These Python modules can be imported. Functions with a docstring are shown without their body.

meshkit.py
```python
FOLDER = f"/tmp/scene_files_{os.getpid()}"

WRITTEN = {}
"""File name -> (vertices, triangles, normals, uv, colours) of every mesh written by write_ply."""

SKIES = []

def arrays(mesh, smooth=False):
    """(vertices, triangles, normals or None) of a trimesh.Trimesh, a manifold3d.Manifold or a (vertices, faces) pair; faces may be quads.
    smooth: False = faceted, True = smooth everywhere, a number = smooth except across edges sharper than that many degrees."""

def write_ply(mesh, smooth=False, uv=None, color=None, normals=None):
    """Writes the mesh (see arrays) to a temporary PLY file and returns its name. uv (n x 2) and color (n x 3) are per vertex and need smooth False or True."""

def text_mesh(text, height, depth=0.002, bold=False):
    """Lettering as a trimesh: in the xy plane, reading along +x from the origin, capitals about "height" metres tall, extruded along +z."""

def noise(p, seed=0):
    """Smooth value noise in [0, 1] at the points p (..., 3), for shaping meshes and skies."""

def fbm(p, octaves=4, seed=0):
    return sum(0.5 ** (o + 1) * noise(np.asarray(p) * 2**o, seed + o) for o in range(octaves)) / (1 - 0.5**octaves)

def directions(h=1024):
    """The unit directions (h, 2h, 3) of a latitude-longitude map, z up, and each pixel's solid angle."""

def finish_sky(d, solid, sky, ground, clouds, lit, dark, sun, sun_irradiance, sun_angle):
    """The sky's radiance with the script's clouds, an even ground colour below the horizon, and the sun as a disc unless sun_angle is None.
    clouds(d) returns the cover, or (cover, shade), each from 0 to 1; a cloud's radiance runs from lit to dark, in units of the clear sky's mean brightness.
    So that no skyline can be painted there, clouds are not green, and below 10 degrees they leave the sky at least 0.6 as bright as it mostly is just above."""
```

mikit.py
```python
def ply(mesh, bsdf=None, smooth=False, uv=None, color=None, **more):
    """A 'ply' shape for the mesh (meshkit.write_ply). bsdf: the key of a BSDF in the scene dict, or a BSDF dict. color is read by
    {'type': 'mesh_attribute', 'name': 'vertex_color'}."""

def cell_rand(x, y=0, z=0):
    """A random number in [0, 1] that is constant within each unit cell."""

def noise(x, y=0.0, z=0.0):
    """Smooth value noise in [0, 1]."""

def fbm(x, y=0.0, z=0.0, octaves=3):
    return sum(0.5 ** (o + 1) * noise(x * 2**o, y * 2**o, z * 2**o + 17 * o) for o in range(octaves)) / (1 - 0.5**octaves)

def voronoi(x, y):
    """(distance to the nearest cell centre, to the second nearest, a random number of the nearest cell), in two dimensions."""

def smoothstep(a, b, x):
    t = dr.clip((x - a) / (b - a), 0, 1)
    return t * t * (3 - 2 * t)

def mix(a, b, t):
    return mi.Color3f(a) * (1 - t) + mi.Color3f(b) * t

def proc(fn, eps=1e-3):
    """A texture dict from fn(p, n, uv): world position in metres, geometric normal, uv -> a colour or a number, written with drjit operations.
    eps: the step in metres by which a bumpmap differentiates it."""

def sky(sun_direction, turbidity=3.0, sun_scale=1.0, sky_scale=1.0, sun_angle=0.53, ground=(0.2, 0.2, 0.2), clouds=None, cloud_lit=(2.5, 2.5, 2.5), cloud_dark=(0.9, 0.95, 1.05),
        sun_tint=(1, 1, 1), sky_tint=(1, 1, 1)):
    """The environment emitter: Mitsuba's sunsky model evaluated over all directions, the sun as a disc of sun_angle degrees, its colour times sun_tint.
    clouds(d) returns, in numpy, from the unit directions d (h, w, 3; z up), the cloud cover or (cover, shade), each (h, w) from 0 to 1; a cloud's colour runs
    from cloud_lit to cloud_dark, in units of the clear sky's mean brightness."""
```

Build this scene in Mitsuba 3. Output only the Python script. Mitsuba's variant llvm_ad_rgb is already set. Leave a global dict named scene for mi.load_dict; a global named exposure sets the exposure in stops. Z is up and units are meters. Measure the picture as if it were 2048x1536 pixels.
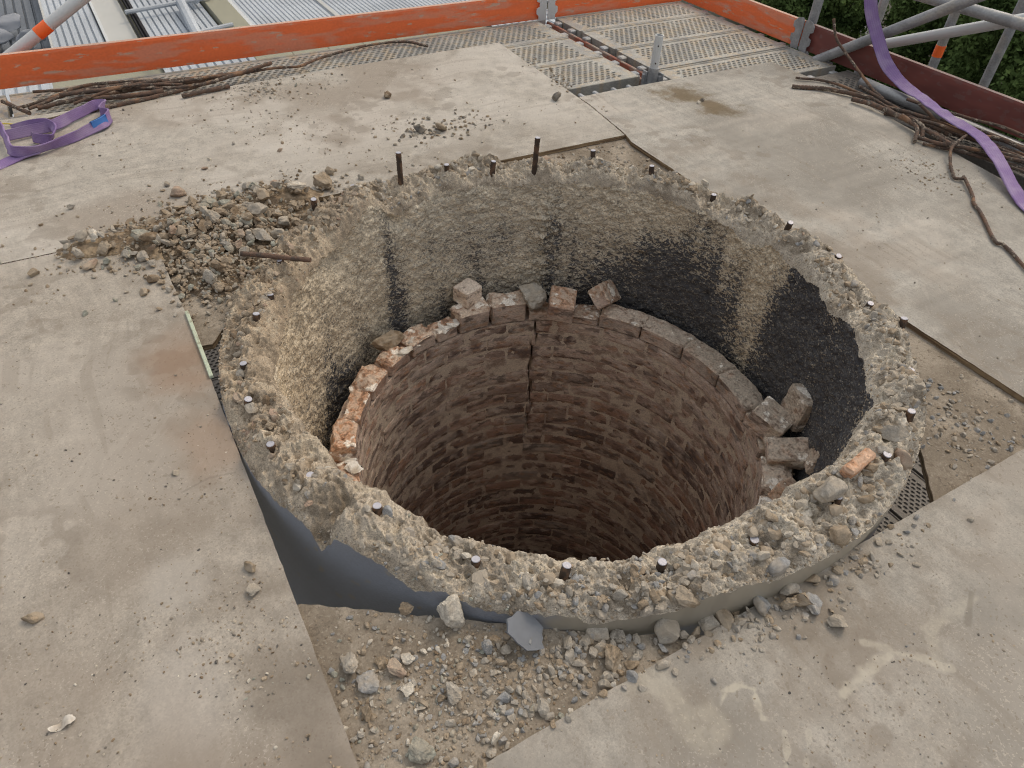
import math, random
import numpy as np, trimesh, mitsuba as mi, drjit as dr, mikit, meshkit
from mikit import noise as tn, fbm as tf, smoothstep as ss, mix
from meshkit import noise as nn, fbm as nf
from shapely.geometry import Polygon
from shapely import affinity

rng = np.random.default_rng(11)
random.seed(11)
T4 = mi.ScalarTransform4f
scene, labels = {}, {}

# ---------------------------------------------------------------- camera, sky, exposure
EYE = np.array([0.0, 0.0, 1.5])
FWD = np.array([0.38604458, 0.62603660, -0.67753064])
UPV = np.array([0.30968241, 0.60389209, 0.73444615])
scene['camera'] = {'type': 'thinlens', 'fov': 71.67, 'fov_axis': 'x', 'aperture_radius': 0.0011, 'focus_distance': 2.1,
                   'near_clip': 0.02, 'far_clip': 2000.0,
                   'to_world': T4().look_at(origin=EYE.tolist(), target=(EYE + FWD).tolist(), up=UPV.tolist())}
SUN = np.array([.60, .22, .77]); SUN /= np.linalg.norm(SUN)
def overcast(d):
    # a closed cloud deck, brighter round the veiled sun
    c = np.clip(d @ SUN, -1, 1)
    return np.ones(d.shape[:2]), np.clip(1.0 - .95 * np.exp(-((1 - c) / .42)), 0, 1)
scene['sky'] = mikit.sky(SUN.tolist(), turbidity=4, sun_scale=0.27, sun_angle=22, sky_scale=1.0, clouds=overcast,
                         cloud_lit=(3.6, 3.55, 3.45), cloud_dark=(1.05, 1.10, 1.18), sun_tint=(1.0, 0.97, 0.93))
exposure = 1.73

# ---------------------------------------------------------------- helpers
def num(name):
    if name not in scene and name not in labels and not any(k.startswith(name + '__') for k in USED):
        USED.add(name + '__'); return name
    n = COUNT.get(name, 0)
    while True:
        n += 1
        k = '%s_%03d' % (name, n)
        if k not in scene and k not in labels:
            COUNT[name] = n; return k
USED, COUNT = set(), {}

def tag(key, label=None, cat=None, group=None, kind=None):
    d = labels.setdefault(key, {})
    for k, v in (('label', label), ('category', cat), ('group', group), ('kind', kind)):
        if v: d[k] = v
    return key

def put(name, shape, bsdf=None, parent=None, to=None, smooth=False, uv=None, **tags):
    key = num(parent + '__' + name if parent else name)
    s = dict(shape) if isinstance(shape, dict) else mikit.ply(shape, bsdf, smooth=smooth, uv=uv)
    if isinstance(shape, dict) and bsdf is not None: s['bsdf'] = {'type': 'ref', 'id': bsdf}
    if to is not None: s['to_world'] = to
    scene[key] = s
    if tags: tag(key, **tags)
    return key

def thing(name, label, cat, group=None):
    key = num(name); tag(key, label, cat, group); USED.add(key + '__'); return key

def M(*ms):
    v, f, n = [], [], 0
    for m in ms:
        a, b = (np.asarray(m[0], float), np.asarray(m[1])) if isinstance(m, (tuple, list)) else (np.asarray(m.vertices), np.asarray(m.faces))
        if b.shape[1] == 4: b = np.vstack([b[:, [0, 1, 2]], b[:, [0, 2, 3]]])
        v.append(a); f.append(b + n); n += len(a)
    return np.vstack(v), np.vstack(f)

def box(x0, x1, y0, y1, z0, z1):
    m = trimesh.creation.box(extents=(x1 - x0, y1 - y0, z1 - z0)); m.apply_translation(((x0 + x1) / 2, (y0 + y1) / 2, (z0 + z1) / 2)); return m

def cbox(x0, x1, y0, y1, z0, z1, c=.004):
    # box with chamfered edges, as a hull
    p = []
    for sx in (0, 1):
        for sy in (0, 1):
            for sz in (0, 1):
                X, Y, Z = (x0, x1)[sx], (y0, y1)[sy], (z0, z1)[sz]
                dx, dy, dz = c * (1 - 2 * sx), c * (1 - 2 * sy), c * (1 - 2 * sz)
                p += [(X, Y + dy, Z + dz), (X + dx, Y, Z + dz), (X + dx, Y + dy, Z)]
    return trimesh.convex.convex_hull(np.array(p))

def catmull(P, per=8):
    P = np.asarray(P, float)
    if len(P) < 3:
        return P[0] + (P[-1] - P[0]) * np.linspace(0, 1, per + 1)[:, None]
    Q = np.vstack([2 * P[0] - P[1], P, 2 * P[-1] - P[-2]])
    out = []
    for i in range(1, len(Q) - 2):
        t = np.linspace(0, 1, per, endpoint=False)[:, None]
        a, b, c, d = Q[i - 1], Q[i], Q[i + 1], Q[i + 2]
        out.append(.5 * (2 * b + (c - a) * t + (2 * a - 5 * b + 4 * c - d) * t**2 + (3 * b - a - 3 * c + d) * t**3))
    return np.vstack(out + [P[-1:]])

def frames(C):
    t = np.gradient(C, axis=0); t /= np.linalg.norm(t, axis=1, keepdims=True) + 1e-12
    u = np.zeros_like(t); n0 = np.array([0, 0, 1.0]) if abs(t[0][2]) < .9 else np.array([1.0, 0, 0])
    for i in range(len(t)):
        n0 = n0 - t[i] * (n0 @ t[i]); n0 /= np.linalg.norm(n0); u[i] = n0
    return t, u, np.cross(t, u)

def tube(C, r, seg=10, caps=True, wob=0.0):
    C = np.asarray(C, float); t, u, w = frames(C)
    r = np.broadcast_to(np.asarray(r, float), (len(C),))
    a = np.arange(seg) * 2 * np.pi / seg
    ring = np.cos(a)[None, :, None] * u[:, None] + np.sin(a)[None, :, None] * w[:, None]
    rr = r[:, None] * np.ones(seg)
    if wob: rr = rr * (1 + wob * (nn((C[:, None] + ring * .01) * 120.0, 5) - .5))
    v = (C[:, None] + ring * rr[..., None]).reshape(-1, 3)
    i = np.arange(len(C) - 1)[:, None] * seg; j = np.arange(seg)[None]; k = (j + 1) % seg
    f = np.stack([i + j, i + k, i + seg + k, i + seg + j], -1).reshape(-1, 4)
    f = np.vstack([f[:, [0, 2, 1]], f[:, [0, 3, 2]]])[:, ::-1]
    if caps:
        n = len(v); v = np.vstack([v, C[:1], C[-1:]]); L = (len(C) - 1) * seg; j = np.arange(seg); k = (j + 1) % seg
        f = np.vstack([f, np.stack([np.full(seg, n), k, j], 1), np.stack([np.full(seg, n + 1), L + j, L + k], 1)])
    m = trimesh.Trimesh(v, f, process=False)
    if m.volume < 0: f = f[:, ::-1]
    return v, f

def pipe(a, b, r, seg=20, hole=True):
    # straight scaffold tube with an open end
    a, b = np.asarray(a, float), np.asarray(b, float); d = (b - a) / np.linalg.norm(b - a)
    C = [a + d * .02, a, a, a + d * .02] if hole else [a]
    R = [r * .8, r * .8, r, r] if hole else [r]
    C2 = [b - d * .02, b, b, b - d * .02] if hole else [b]
    R2 = [r, r, r * .8, r * .8] if hole else [r]
    C, R = np.array(C + C2), np.array(R + R2)
    u = np.cross(d, [0, 0, 1.0] if abs(d[2]) < .9 else [1.0, 0, 0]); u /= np.linalg.norm(u); w = np.cross(d, u)
    an = np.arange(seg) * 2 * np.pi / seg
    v = (C[:, None] + R[:, None, None] * (np.cos(an)[None, :, None] * u + np.sin(an)[None, :, None] * w)).reshape(-1, 3)
    i = np.arange(len(C) - 1)[:, None] * seg; j = np.arange(seg)[None]; k = (j + 1) % seg
    f = np.stack([i + j, i + k, i + seg + k, i + seg + j], -1).reshape(-1, 4)
    f = np.vstack([f[:, [0, 1, 2]], f[:, [0, 2, 3]]])
    if not hole:
        n = len(v); v = np.vstack([v, a[None], b[None]]); L = (len(C) - 1) * seg; j = np.arange(seg); k = (j + 1) % seg
        f = np.vstack([f, np.stack([np.full(seg, n), k, j], 1), np.stack([np.full(seg, n + 1), L + j, L + k], 1)])
    return v, f

def rot(rng_=rng):
    q = rng_.normal(size=4); q /= np.linalg.norm(q); m = trimesh.transformations.quaternion_matrix(q); return m[:3, :3]

def xf(R, p):
    m = np.eye(4); m[:3, :3] = R; m[:3, 3] = p; return T4(m.tolist())

# ---------------------------------------------------------------- materials
CX, CY, R_IN, R_OUT = 1.148, 1.547, 0.958, 1.119
def diffuse(key, fn, twosided=False):
    b = {'type': 'diffuse', 'reflectance': mikit.proc(fn) if callable(fn) else {'type': 'rgb', 'value': fn}}
    scene[key] = {'type': 'twosided', 'b': b} if twosided else b
def princ(key, fn, rough=.5, metal=0.0, spec=.5, **k):
    scene[key] = {'type': 'principled', 'base_color': mikit.proc(fn) if callable(fn) else {'type': 'rgb', 'value': fn},
                  'roughness': mikit.proc(rough) if callable(rough) else rough, 'metallic': metal, 'specular': spec, **k}

def seg_d(p, a, b):
    ax, ay, bx, by = a[0], a[1], b[0], b[1]
    dx, dy = bx - ax, by - ay; L = dx * dx + dy * dy + 1e-9
    t = dr.clip(((p.x - ax) * dx + (p.y - ay) * dy) / L, 0, 1)
    return dr.sqrt(dr.square(p.x - ax - t * dx) + dr.square(p.y - ay - t * dy))
def poly_d(p, pts):
    d = mi.Float(9)
    for a, b in zip(pts[:-1], pts[1:]): d = dr.minimum(d, seg_d(p, a, b))
    return d

def rz(x, y): return x * .8 - y * .6, x * .6 + y * .8
def grit(p, k, o=3, s=0.0):
    x, y = rz(p.x, p.y); return tf(x * k + 3.1, y * k, p.z * k + s, o)
def ply_color(p, warm, along_x, marks=False):
    gx, gy = (p.x, p.y) if along_x else (p.y, p.x)
    wob = tn(p.x * 3.1, p.y * 3.1, 5.0) * .05
    grain = tf(gx * 6, (gy + wob) * 95, 1.7, 3)
    big = tf(p.x * 2.1 + 7, p.y * 2.1, 4.2, 4); big2 = grit(p, 1.5, 3, 11.0)
    blot = grit(p, 8.0, 4, 9.1)
    fine = grit(p, 300.0, 2, 3.0); mid = grit(p, 30.0, 4, 8.0); coarse = grit(p, 120.0, 2, 12.0)
    base = mix((.415, .378, .330), (.40, .383, .350), 1.0 - warm)
    c = base * (.86 + .22 * grain) * (.72 + .56 * fine) * (.76 + .48 * mid) * (.86 + .28 * coarse)
    c = mix(c, mi.Color3f(.30, .255, .212) if warm > .5 else mi.Color3f(.28, .26, .232), .75 * ss(.44, .66, big))
    c = mix(c, mi.Color3f(.54, .50, .45), .60 * ss(.46, .66, big2) * ss(.30, .62, blot))
    rr = dr.sqrt(dr.square(p.x - CX) + dr.square(p.y - CY))
    near = 1 - ss(1.1, 1.8, rr + .6 * (big - .5))
    c = mix(c, mi.Color3f(.17, .14, .11), .45 * ss(.63, .76, coarse * .6 + fine * .4 + .10 * (blot - .5) + .04 * near))
    c = mix(c, mi.Color3f(.62, .57, .50), .45 * ss(.66, .78, grit(p, 240.0, 2, 40.0)) * ss(.35, .6, blot))
    c = mix(c, mi.Color3f(.25, .215, .178), .65 * near * ss(.38, .62, blot))
    vein = ss(.60, .72, tf(gx * 2.2, (gy + wob * 2) * 46, 21.0, 3))
    c = mix(c, mi.Color3f(.27, .235, .195), .30 * vein * ss(.4, .6, blot))
    scuff = ss(.66, .74, tf(skew_a(p, 9), skew_b(p, 60), 33.0, 3)) * ss(.5, .62, grit(p, 3.0, 2, 51.0))
    c = mix(c, mi.Color3f(.54, .50, .445), .12 * scuff)
    foot = ss(.52, .60, grit(p, 15.0, 3, 61.0)) * ss(.54, .66, grit(p, 2.6, 2, 71.0))
    return mix(c, mi.Color3f(.235, .20, .165), .40 * foot)
def skew_a(p, k): return (p.x * .6 + p.y * .8) * k
def skew_b(p, k): return (p.x * .8 - p.y * .6) * k
def fn_ply_warm(p, n, uv):
    c = ply_color(p, 1.0, False)
    d = poly_d(p, [(-.118, 1.378), (-.05, 1.395), (.014, 1.383)])
    c = mix(c, mi.Color3f(.20, .18, .16), .4 * ss(.006, .001, d + .006 * (grit(p, 80.0) - .4)))
    w3 = tf(p.x * 8, p.y * 8, 2.0, 4) - .5
    e = dr.sqrt(dr.square((p.x + .19) / .09) + dr.square((p.y - 1.13) / .10)) + 1.3 * w3
    c = mix(c, mi.Color3f(.50, .47, .43), .45 * ss(1.0, .2, e))
    e = dr.sqrt(dr.square((p.x + .22) / .10) + dr.square((p.y - .82) / .2)) + 1.3 * w3
    c = mix(c, mi.Color3f(.50, .465, .43), .35 * ss(1.1, .2, e))
    e = dr.sqrt(dr.square((p.x + .02) / .10) + dr.square((p.y - .66) / .3)) + 1.6 * w3
    c = mix(c, mi.Color3f(.20, .17, .14), .55 * ss(1.1, .2, e))
    e = dr.sqrt(dr.square((p.x - .0) / .12) + dr.square((p.y - 1.52) / .16)) + 1.3 * w3
    c = mix(c, mi.Color3f(.34, .235, .17), .45 * ss(1.1, .2, e))
    e = dr.sqrt(dr.square((p.x + .02) / .16) + dr.square((p.y - 1.90) / .2)) + .6 * (tf(p.x * 14, p.y * 14, 1.0) - .5)
    return mix(c, mi.Color3f(.30, .19, .125), .55 * ss(1.1, .2, e))
def fn_ply_back(p, n, uv):
    return ply_color(p, .9, True) * mi.Color3f(1.10, 1.12, 1.14)
def fn_ply_grey(p, n, uv):
    c = ply_color(p, .12, False) * 1.08
    w = tf(p.x * 11, p.y * 11, 3.0, 4) - .5
    e = dr.minimum(dr.sqrt(dr.square((p.x - 2.86) / .17) + dr.square((p.y - 2.99) / .15)), dr.sqrt(dr.square((p.x - 2.92) / .13) + dr.square((p.y - 2.76) / .13))) + 1.5 * w + .8 * (grit(p, 60.0, 3) - .5)
    c = mix(c, mi.Color3f(.19, .145, .09), .85 * ss(1.25, .25, e))
    cat = tf(p.x * 3 + .5 * tn(p.x * 6, p.y * 6), p.y * 26, 5.0, 3)
    return c * (.86 + .26 * cat)
def fn_ply_chalk(p, n, uv):
    c = ply_color(p, .45, False)
    w = .02 * (tf(p.x * 40, p.y * 40, 3.0, 3) - .5)
    dry = ss(.25, .6, tf(p.x * 60, p.y * 60, 7.0, 3))
    k = mi.Float(0)
    for pts, wd, st in (([(.60, .43), (.64, .418), (.659, .367), (.648, .30), (.655, .262), (.690, .270), (.702, .30)], .038, .45), ([(.732, .302), (.765, .321), (.799, .311), (.817, .294), (.791, .241)], .011, .8),
                        ([(1.108, .257), (1.154, .202), (1.202, .158), (1.232, .12)], .014, .6), ([(1.135, .209), (1.062, .204), (.977, .196)], .017, .65),
                        ([(1.215, .135), (1.269, .205), (1.429, .206)], .02, .4), ([(.809, .197), (.768, .151)], .006, .6), ([(.858, .178), (.80, .135)], .005, .4)):
        k = dr.maximum(k, .72 * st * ss(wd, wd * .35, poly_d(p, pts) + w))
    c = mix(c, mi.Color3f(.60, .56, .47), k * (.55 + .45 * dry))
    d = poly_d(p, [(1.36, .17), (1.44, .215)]) + w * .3
    c = mix(c, mi.Color3f(.2, .18, .155), .5 * ss(.01, .003, d))
    return c
def fn_ply_dirty(p, n, uv):
    a = grit(p, 11.0, 4, 1.0); b = grit(p, 120.0, 3, 2.0); q = grit(p, 260.0, 2, 5.0)
    c = mix((.35, .305, .25), (.235, .20, .16), ss(.35, .65, a))
    c = mix(c, mi.Color3f(.17, .14, .11), .65 * ss(.56, .68, b))
    c = mix(c, mi.Color3f(.46, .41, .345), .35 * ss(.62, .80, grit(p, 230.0, 2, 30.0)))
    return c * (.70 + .6 * q)
def fn_ply_edge(p, n, uv):
    s = ss(.3, .7, tn(p.z * 260, p.x * 6, p.y * 6)); q = tf(p.x * 50, p.y * 50, p.z * 50)
    return mix((.30, .22, .14), (.15, .105, .07), s) * (.7 + .6 * q)
for k, f in (('ply_warm', fn_ply_warm), ('ply_back', fn_ply_back), ('ply_grey', fn_ply_grey), ('ply_chalk', fn_ply_chalk), ('ply_dirty', fn_ply_dirty), ('ply_edge', fn_ply_edge)):
    diffuse(k, f)

PAL = [(.345, .275, .20), (.40, .37, .325), (.315, .32, .325), (.24, .18, .125), (.60, .56, .49), (.16, .15, .14), (.39, .29, .225), (.33, .335, .29)]
def fn_stone(p, n, uv):
    c = mi.Color3f(*PAL[0])
    for i in range(1, 8): c = dr.select(uv.x * 8 >= i, mi.Color3f(*PAL[i]), c)
    a = tf(p.x * 90, p.y * 90, p.z * 90, 4); b = tn(p.x * 400, p.y * 400, p.z * 400)
    c = c * (.50 + .9 * a) * (.78 + .44 * b)
    return mix(c, mi.Color3f(.43, .37, .295), .75 * ss(.36, .62, tf(p.x * 33, p.y * 33, p.z * 33 + 4, 3)) * (.3 + .7 * uv.y))
diffuse('stone', fn_stone)

def theta(p): return dr.atan2(p.y - CY, p.x - CX) * (180 / math.pi)
def gs(t, c, w):
    d = t - c; d = dr.select(d > 180, d - 360, dr.select(d < -180, d + 360, d))
    return dr.exp(-dr.square(d / w))
def fn_inner(p, n, uv):
    t = theta(p); z = p.z
    arc = t * (math.pi / 180) * R_IN
    warp = tf(p.x * 7, p.y * 7, p.z * 5, 4) - .5
    streak = tf(p.x * 22, p.y * 22, p.z * 2.2, 3) - .5
    g1 = tn(p.x * 210, p.y * 210, p.z * 210); g2 = tn(p.x * 95, p.y * 95, p.z * 95); g3 = tf(p.x * 40, p.y * 40, p.z * 40, 3)
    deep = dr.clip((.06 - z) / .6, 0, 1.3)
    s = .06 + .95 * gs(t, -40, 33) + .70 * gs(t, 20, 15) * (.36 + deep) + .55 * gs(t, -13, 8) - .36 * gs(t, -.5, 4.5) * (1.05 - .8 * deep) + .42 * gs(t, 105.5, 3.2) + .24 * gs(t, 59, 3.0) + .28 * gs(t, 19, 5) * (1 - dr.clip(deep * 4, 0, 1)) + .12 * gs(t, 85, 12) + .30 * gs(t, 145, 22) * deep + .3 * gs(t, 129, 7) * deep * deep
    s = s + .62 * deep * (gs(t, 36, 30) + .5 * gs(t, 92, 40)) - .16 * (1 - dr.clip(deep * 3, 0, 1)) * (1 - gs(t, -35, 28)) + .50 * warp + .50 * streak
    soot = ss(-.02, 1.05, s + .26 * (g3 - .5) + .18 * (g2 - .5))
    tan = mix((.37, .315, .235), (.345, .315, .26), gs(t, 80, 50))
    tan = mix(tan, mi.Color3f(.31, .25, .175), .80 * gs(t, 158, 26) * (1 - .4 * deep))
    tan = mix(tan, mi.Color3f(.50, .44, .345), .55 * ss(.46, .64, g3)); tan = mix(tan, mi.Color3f(.15, .13, .105), .7 * ss(.40, .30, g3) * ss(.5, .7, g2))
    tan = tan * (.80 + 1.0 * g1) * (.95 + .52 * g2)
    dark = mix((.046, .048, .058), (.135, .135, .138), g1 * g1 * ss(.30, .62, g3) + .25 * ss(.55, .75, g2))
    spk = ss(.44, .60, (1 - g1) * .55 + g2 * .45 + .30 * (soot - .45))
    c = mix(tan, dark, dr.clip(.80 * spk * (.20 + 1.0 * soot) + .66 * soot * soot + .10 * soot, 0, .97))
    hi = ss(.62, .76, g1) * (.25 + .45 * ss(.48, .62, g3))
    return mix(c, mi.Color3f(.28, .25, .20), hi * soot * (.75 - .55 * gs(t, -42, 40)))
princ('wall_inside', fn_inner, rough=.78, spec=.30)

def fn_rim(p, n, uv):
    t = theta(p)
    a = tf(p.x * 18, p.y * 18, p.z * 18, 4); b = tn(p.x * 160, p.y * 160, p.z * 160); g = tn(p.x * 420, p.y * 420, p.z * 420)
    brown = dr.clip(gs(t, 150, 62) + .3 * gs(t, 30, 40), 0, 1)
    base = mix((.53, .48, .405), (.43, .35, .26), brown)
    c = mix(base, mi.Color3f(.235, .195, .15), ss(.45, .70, a) * .75)
    c = mix(c, mi.Color3f(.52, .46, .36), .75 * ss(.52, .30, a) * ss(.35, .6, b))
    c = mix(c, mi.Color3f(.22, .18, .14), .45 * ss(.66, .8, b))
    return c * (.60 + .8 * g) * (.75 + .5 * tf(p.x * 70, p.y * 70, p.z * 70, 3))
diffuse('broken_concrete', fn_rim)
def fn_outer(p, n, uv):
    t = theta(p)
    a = tf(p.x * 9, p.y * 9, p.z * 9, 4); g = tn(p.x * 260, p.y * 260, p.z * 260); st = tf(p.x * 30, p.y * 30, p.z * 3, 3)
    slate = mix((.26, .285, .34), (.205, .228, .275), a) * (.9 + .2 * g)
    w = dr.clip(gs(t, -95, 24) * 1.3 + .35 * gs(t, -118, 8) + .8 * (a - .5), 0, 1) * ss(-.045, .055, p.z + .05 * (a - .5))
    dusty = mix((.37, .335, .27), (.27, .245, .205), st)
    c = mix(slate, dusty, ss(.25, .65, w))
    blot = ss(.70, .78, tf(p.x * 24, p.y * 24, p.z * 24 + 9, 3))
    return mix(c, mi.Color3f(.30, .27, .23), .8 * blot)
princ('wall_outside', fn_outer, rough=.36, spec=.6)

def brick_color(p, k):
    sx, sy = p.x * .8 - p.y * .6, p.x * .6 + p.y * .8
    a = tf(sx * 11, sy * 11, p.z * 15, 4); b = tf(sx * 38, sy * 38, p.z * 62 + 5, 4); g = tf(sx * 130, sy * 130, p.z * 190, 2); d = tf(sx * 20, sy * 20, p.z * 34 + 9, 4)
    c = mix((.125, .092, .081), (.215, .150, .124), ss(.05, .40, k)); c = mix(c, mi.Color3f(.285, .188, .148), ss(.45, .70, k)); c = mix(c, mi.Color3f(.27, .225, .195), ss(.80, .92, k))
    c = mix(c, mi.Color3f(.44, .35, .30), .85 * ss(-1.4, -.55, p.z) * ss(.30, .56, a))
    c = mix(c, mi.Color3f(.33, .19, .115), .55 * ss(.55, .68, b))
    c = mix(c, mi.Color3f(.45, .375, .32), .70 * ss(.52, .66, a) * ss(.40, .58, d))
    c = mix(c, mi.Color3f(.46, .39, .335), .40 * ss(.57, .68, tf(sx * 26, sy * 26, p.z * 9 + 3, 3)))
    c = mix(c, mi.Color3f(.075, .06, .055), .6 * ss(.42, .34, d))
    return c * (.74 + .92 * g)
def fn_brick(p, n, uv): return brick_color(p, uv.x)
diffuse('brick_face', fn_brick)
def fn_brick_top(p, n, uv):
    a = tf(p.x * 19, p.y * 19, p.z * 19, 4); b = tf(p.x * 60, p.y * 60, p.z * 60 + 3, 3); g = tf(p.x * 170, p.y * 170, p.z * 170, 2)
    t = theta(p)
    c = mix((.45, .245, .145), (.34, .215, .15), uv.x)
    c = mix(c, mi.Color3f(.46, .38, .31), ss(.36, .60, b) * (.45 + .55 * dr.minimum(uv.x, 1)))
    c = mix(c, mi.Color3f(.62, .53, .45), ss(1.05, 1.25, uv.x) * ss(.25, .5, a))
    right = gs(t, -12, 44)
    c = mix(c, mi.Color3f(.34, .295, .245), .9 * right * ss(.25, .5, a))
    c = mix(c, mi.Color3f(.70, .66, .60), .9 * ss(.68 - .09 * uv.y, .73 - .09 * uv.y, a))
    c = mix(c, mi.Color3f(.14, .10, .08), .6 * ss(.40, .30, b))
    c = c * (.72 + 1.1 * g)
    rl = dr.sqrt(dr.square(p.x - 1.172) + dr.square(p.y - 1.535))
    return mix(c, brick_color(p, uv.x), ss(.800, .788, rl) * ss(.75, .45, n.z))
diffuse('brick_broken', fn_brick_top)
def fn_mortar(p, n, uv):
    a = tf(p.x * 20, p.y * 20, p.z * 20, 4); g = tn(p.x * 240, p.y * 240, p.z * 240)
    return mix((.54, .455, .375), (.30, .225, .185), ss(.44, .70, a)) * (.75 + .6 * g)
diffuse('mortar', fn_mortar)
def fn_white_mortar(p, n, uv):
    a = tf(p.x * 30, p.y * 30, p.z * 30, 4); g = tn(p.x * 240, p.y * 240, p.z * 240)
    return mix((.74, .71, .66), (.48, .42, .35), ss(.4, .7, a)) * (.85 + .3 * g)
diffuse('white_mortar', fn_white_mortar)
def fn_soil(p, n, uv):
    a = tf(p.x * 25, p.y * 25, p.z * 25, 4); b = tn(p.x * 170, p.y * 170, p.z * 170)
    return mix((.36, .285, .20), (.25, .19, .135), ss(.35, .65, a)) * (.7 + .6 * b)
diffuse('debris_soil', fn_soil)

def fn_rust(p, n, uv):
    a = tf(p.x * 40, p.y * 40, p.z * 40, 4); b = tn(p.x * 220, p.y * 220, p.z * 220); l = tf(p.x * 11, p.y * 11, p.z * 11 + 3, 3)
    c = mix((.15, .095, .07), (.085, .065, .055), ss(.35, .6, a))
    c = mix(c, mi.Color3f(.30, .17, .10), .7 * ss(.56, .7, l))
    return mix(c, mi.Color3f(.36, .30, .24), .75 * ss(.56, .70, a) * ss(.3, .6, b)) * (.75 + .5 * b)
princ('rusty_steel', fn_rust, rough=.8, spec=.3)
def fn_dark_rust(p, n, uv):
    a = tf(p.x * 60, p.y * 60, p.z * 30, 4)
    return mix((.055, .04, .032), (.14, .085, .055), ss(.45, .65, a))
princ('dark_rust', fn_dark_rust, rough=.6, spec=.4)
princ('cut_steel', (.50, .50, .56), rough=.55, metal=.35)
def fn_galv(p, n, uv):
    a = tf(p.x * 20, p.y * 20, p.z * 20, 4); g = tn(p.x * 130, p.y * 130, p.z * 130)
    c = mix((.38, .39, .405), (.29, .30, .315), ss(.35, .65, a))
    return mix(c, mi.Color3f(.42, .385, .33), .5 * ss(.55, .7, tf(p.x * 8, p.y * 8, p.z * 8 + 7, 3))) * (.88 + .24 * g)
princ('galvanised', fn_galv, rough=.45, metal=.35, spec=.5)
princ('pale_galvanised', (.60, .62, .63), rough=.45, metal=.2)
def fn_deck(p, n, uv):
    a = tf(p.x * 7, p.y * 7, 2.0, 4); g = tn(p.x * 120, p.y * 120, p.z * 120); b = tf(p.x * 30, p.y * 30, 5.0, 3)
    c = mix((.38, .37, .34), (.29, .285, .27), ss(.35, .65, a))
    c = mix(c, mi.Color3f(.40, .335, .25), .7 * ss(.48, .66, b))
    return c * (.85 + .3 * g)
princ('deck_steel', fn_deck, rough=.55, metal=.25)
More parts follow.
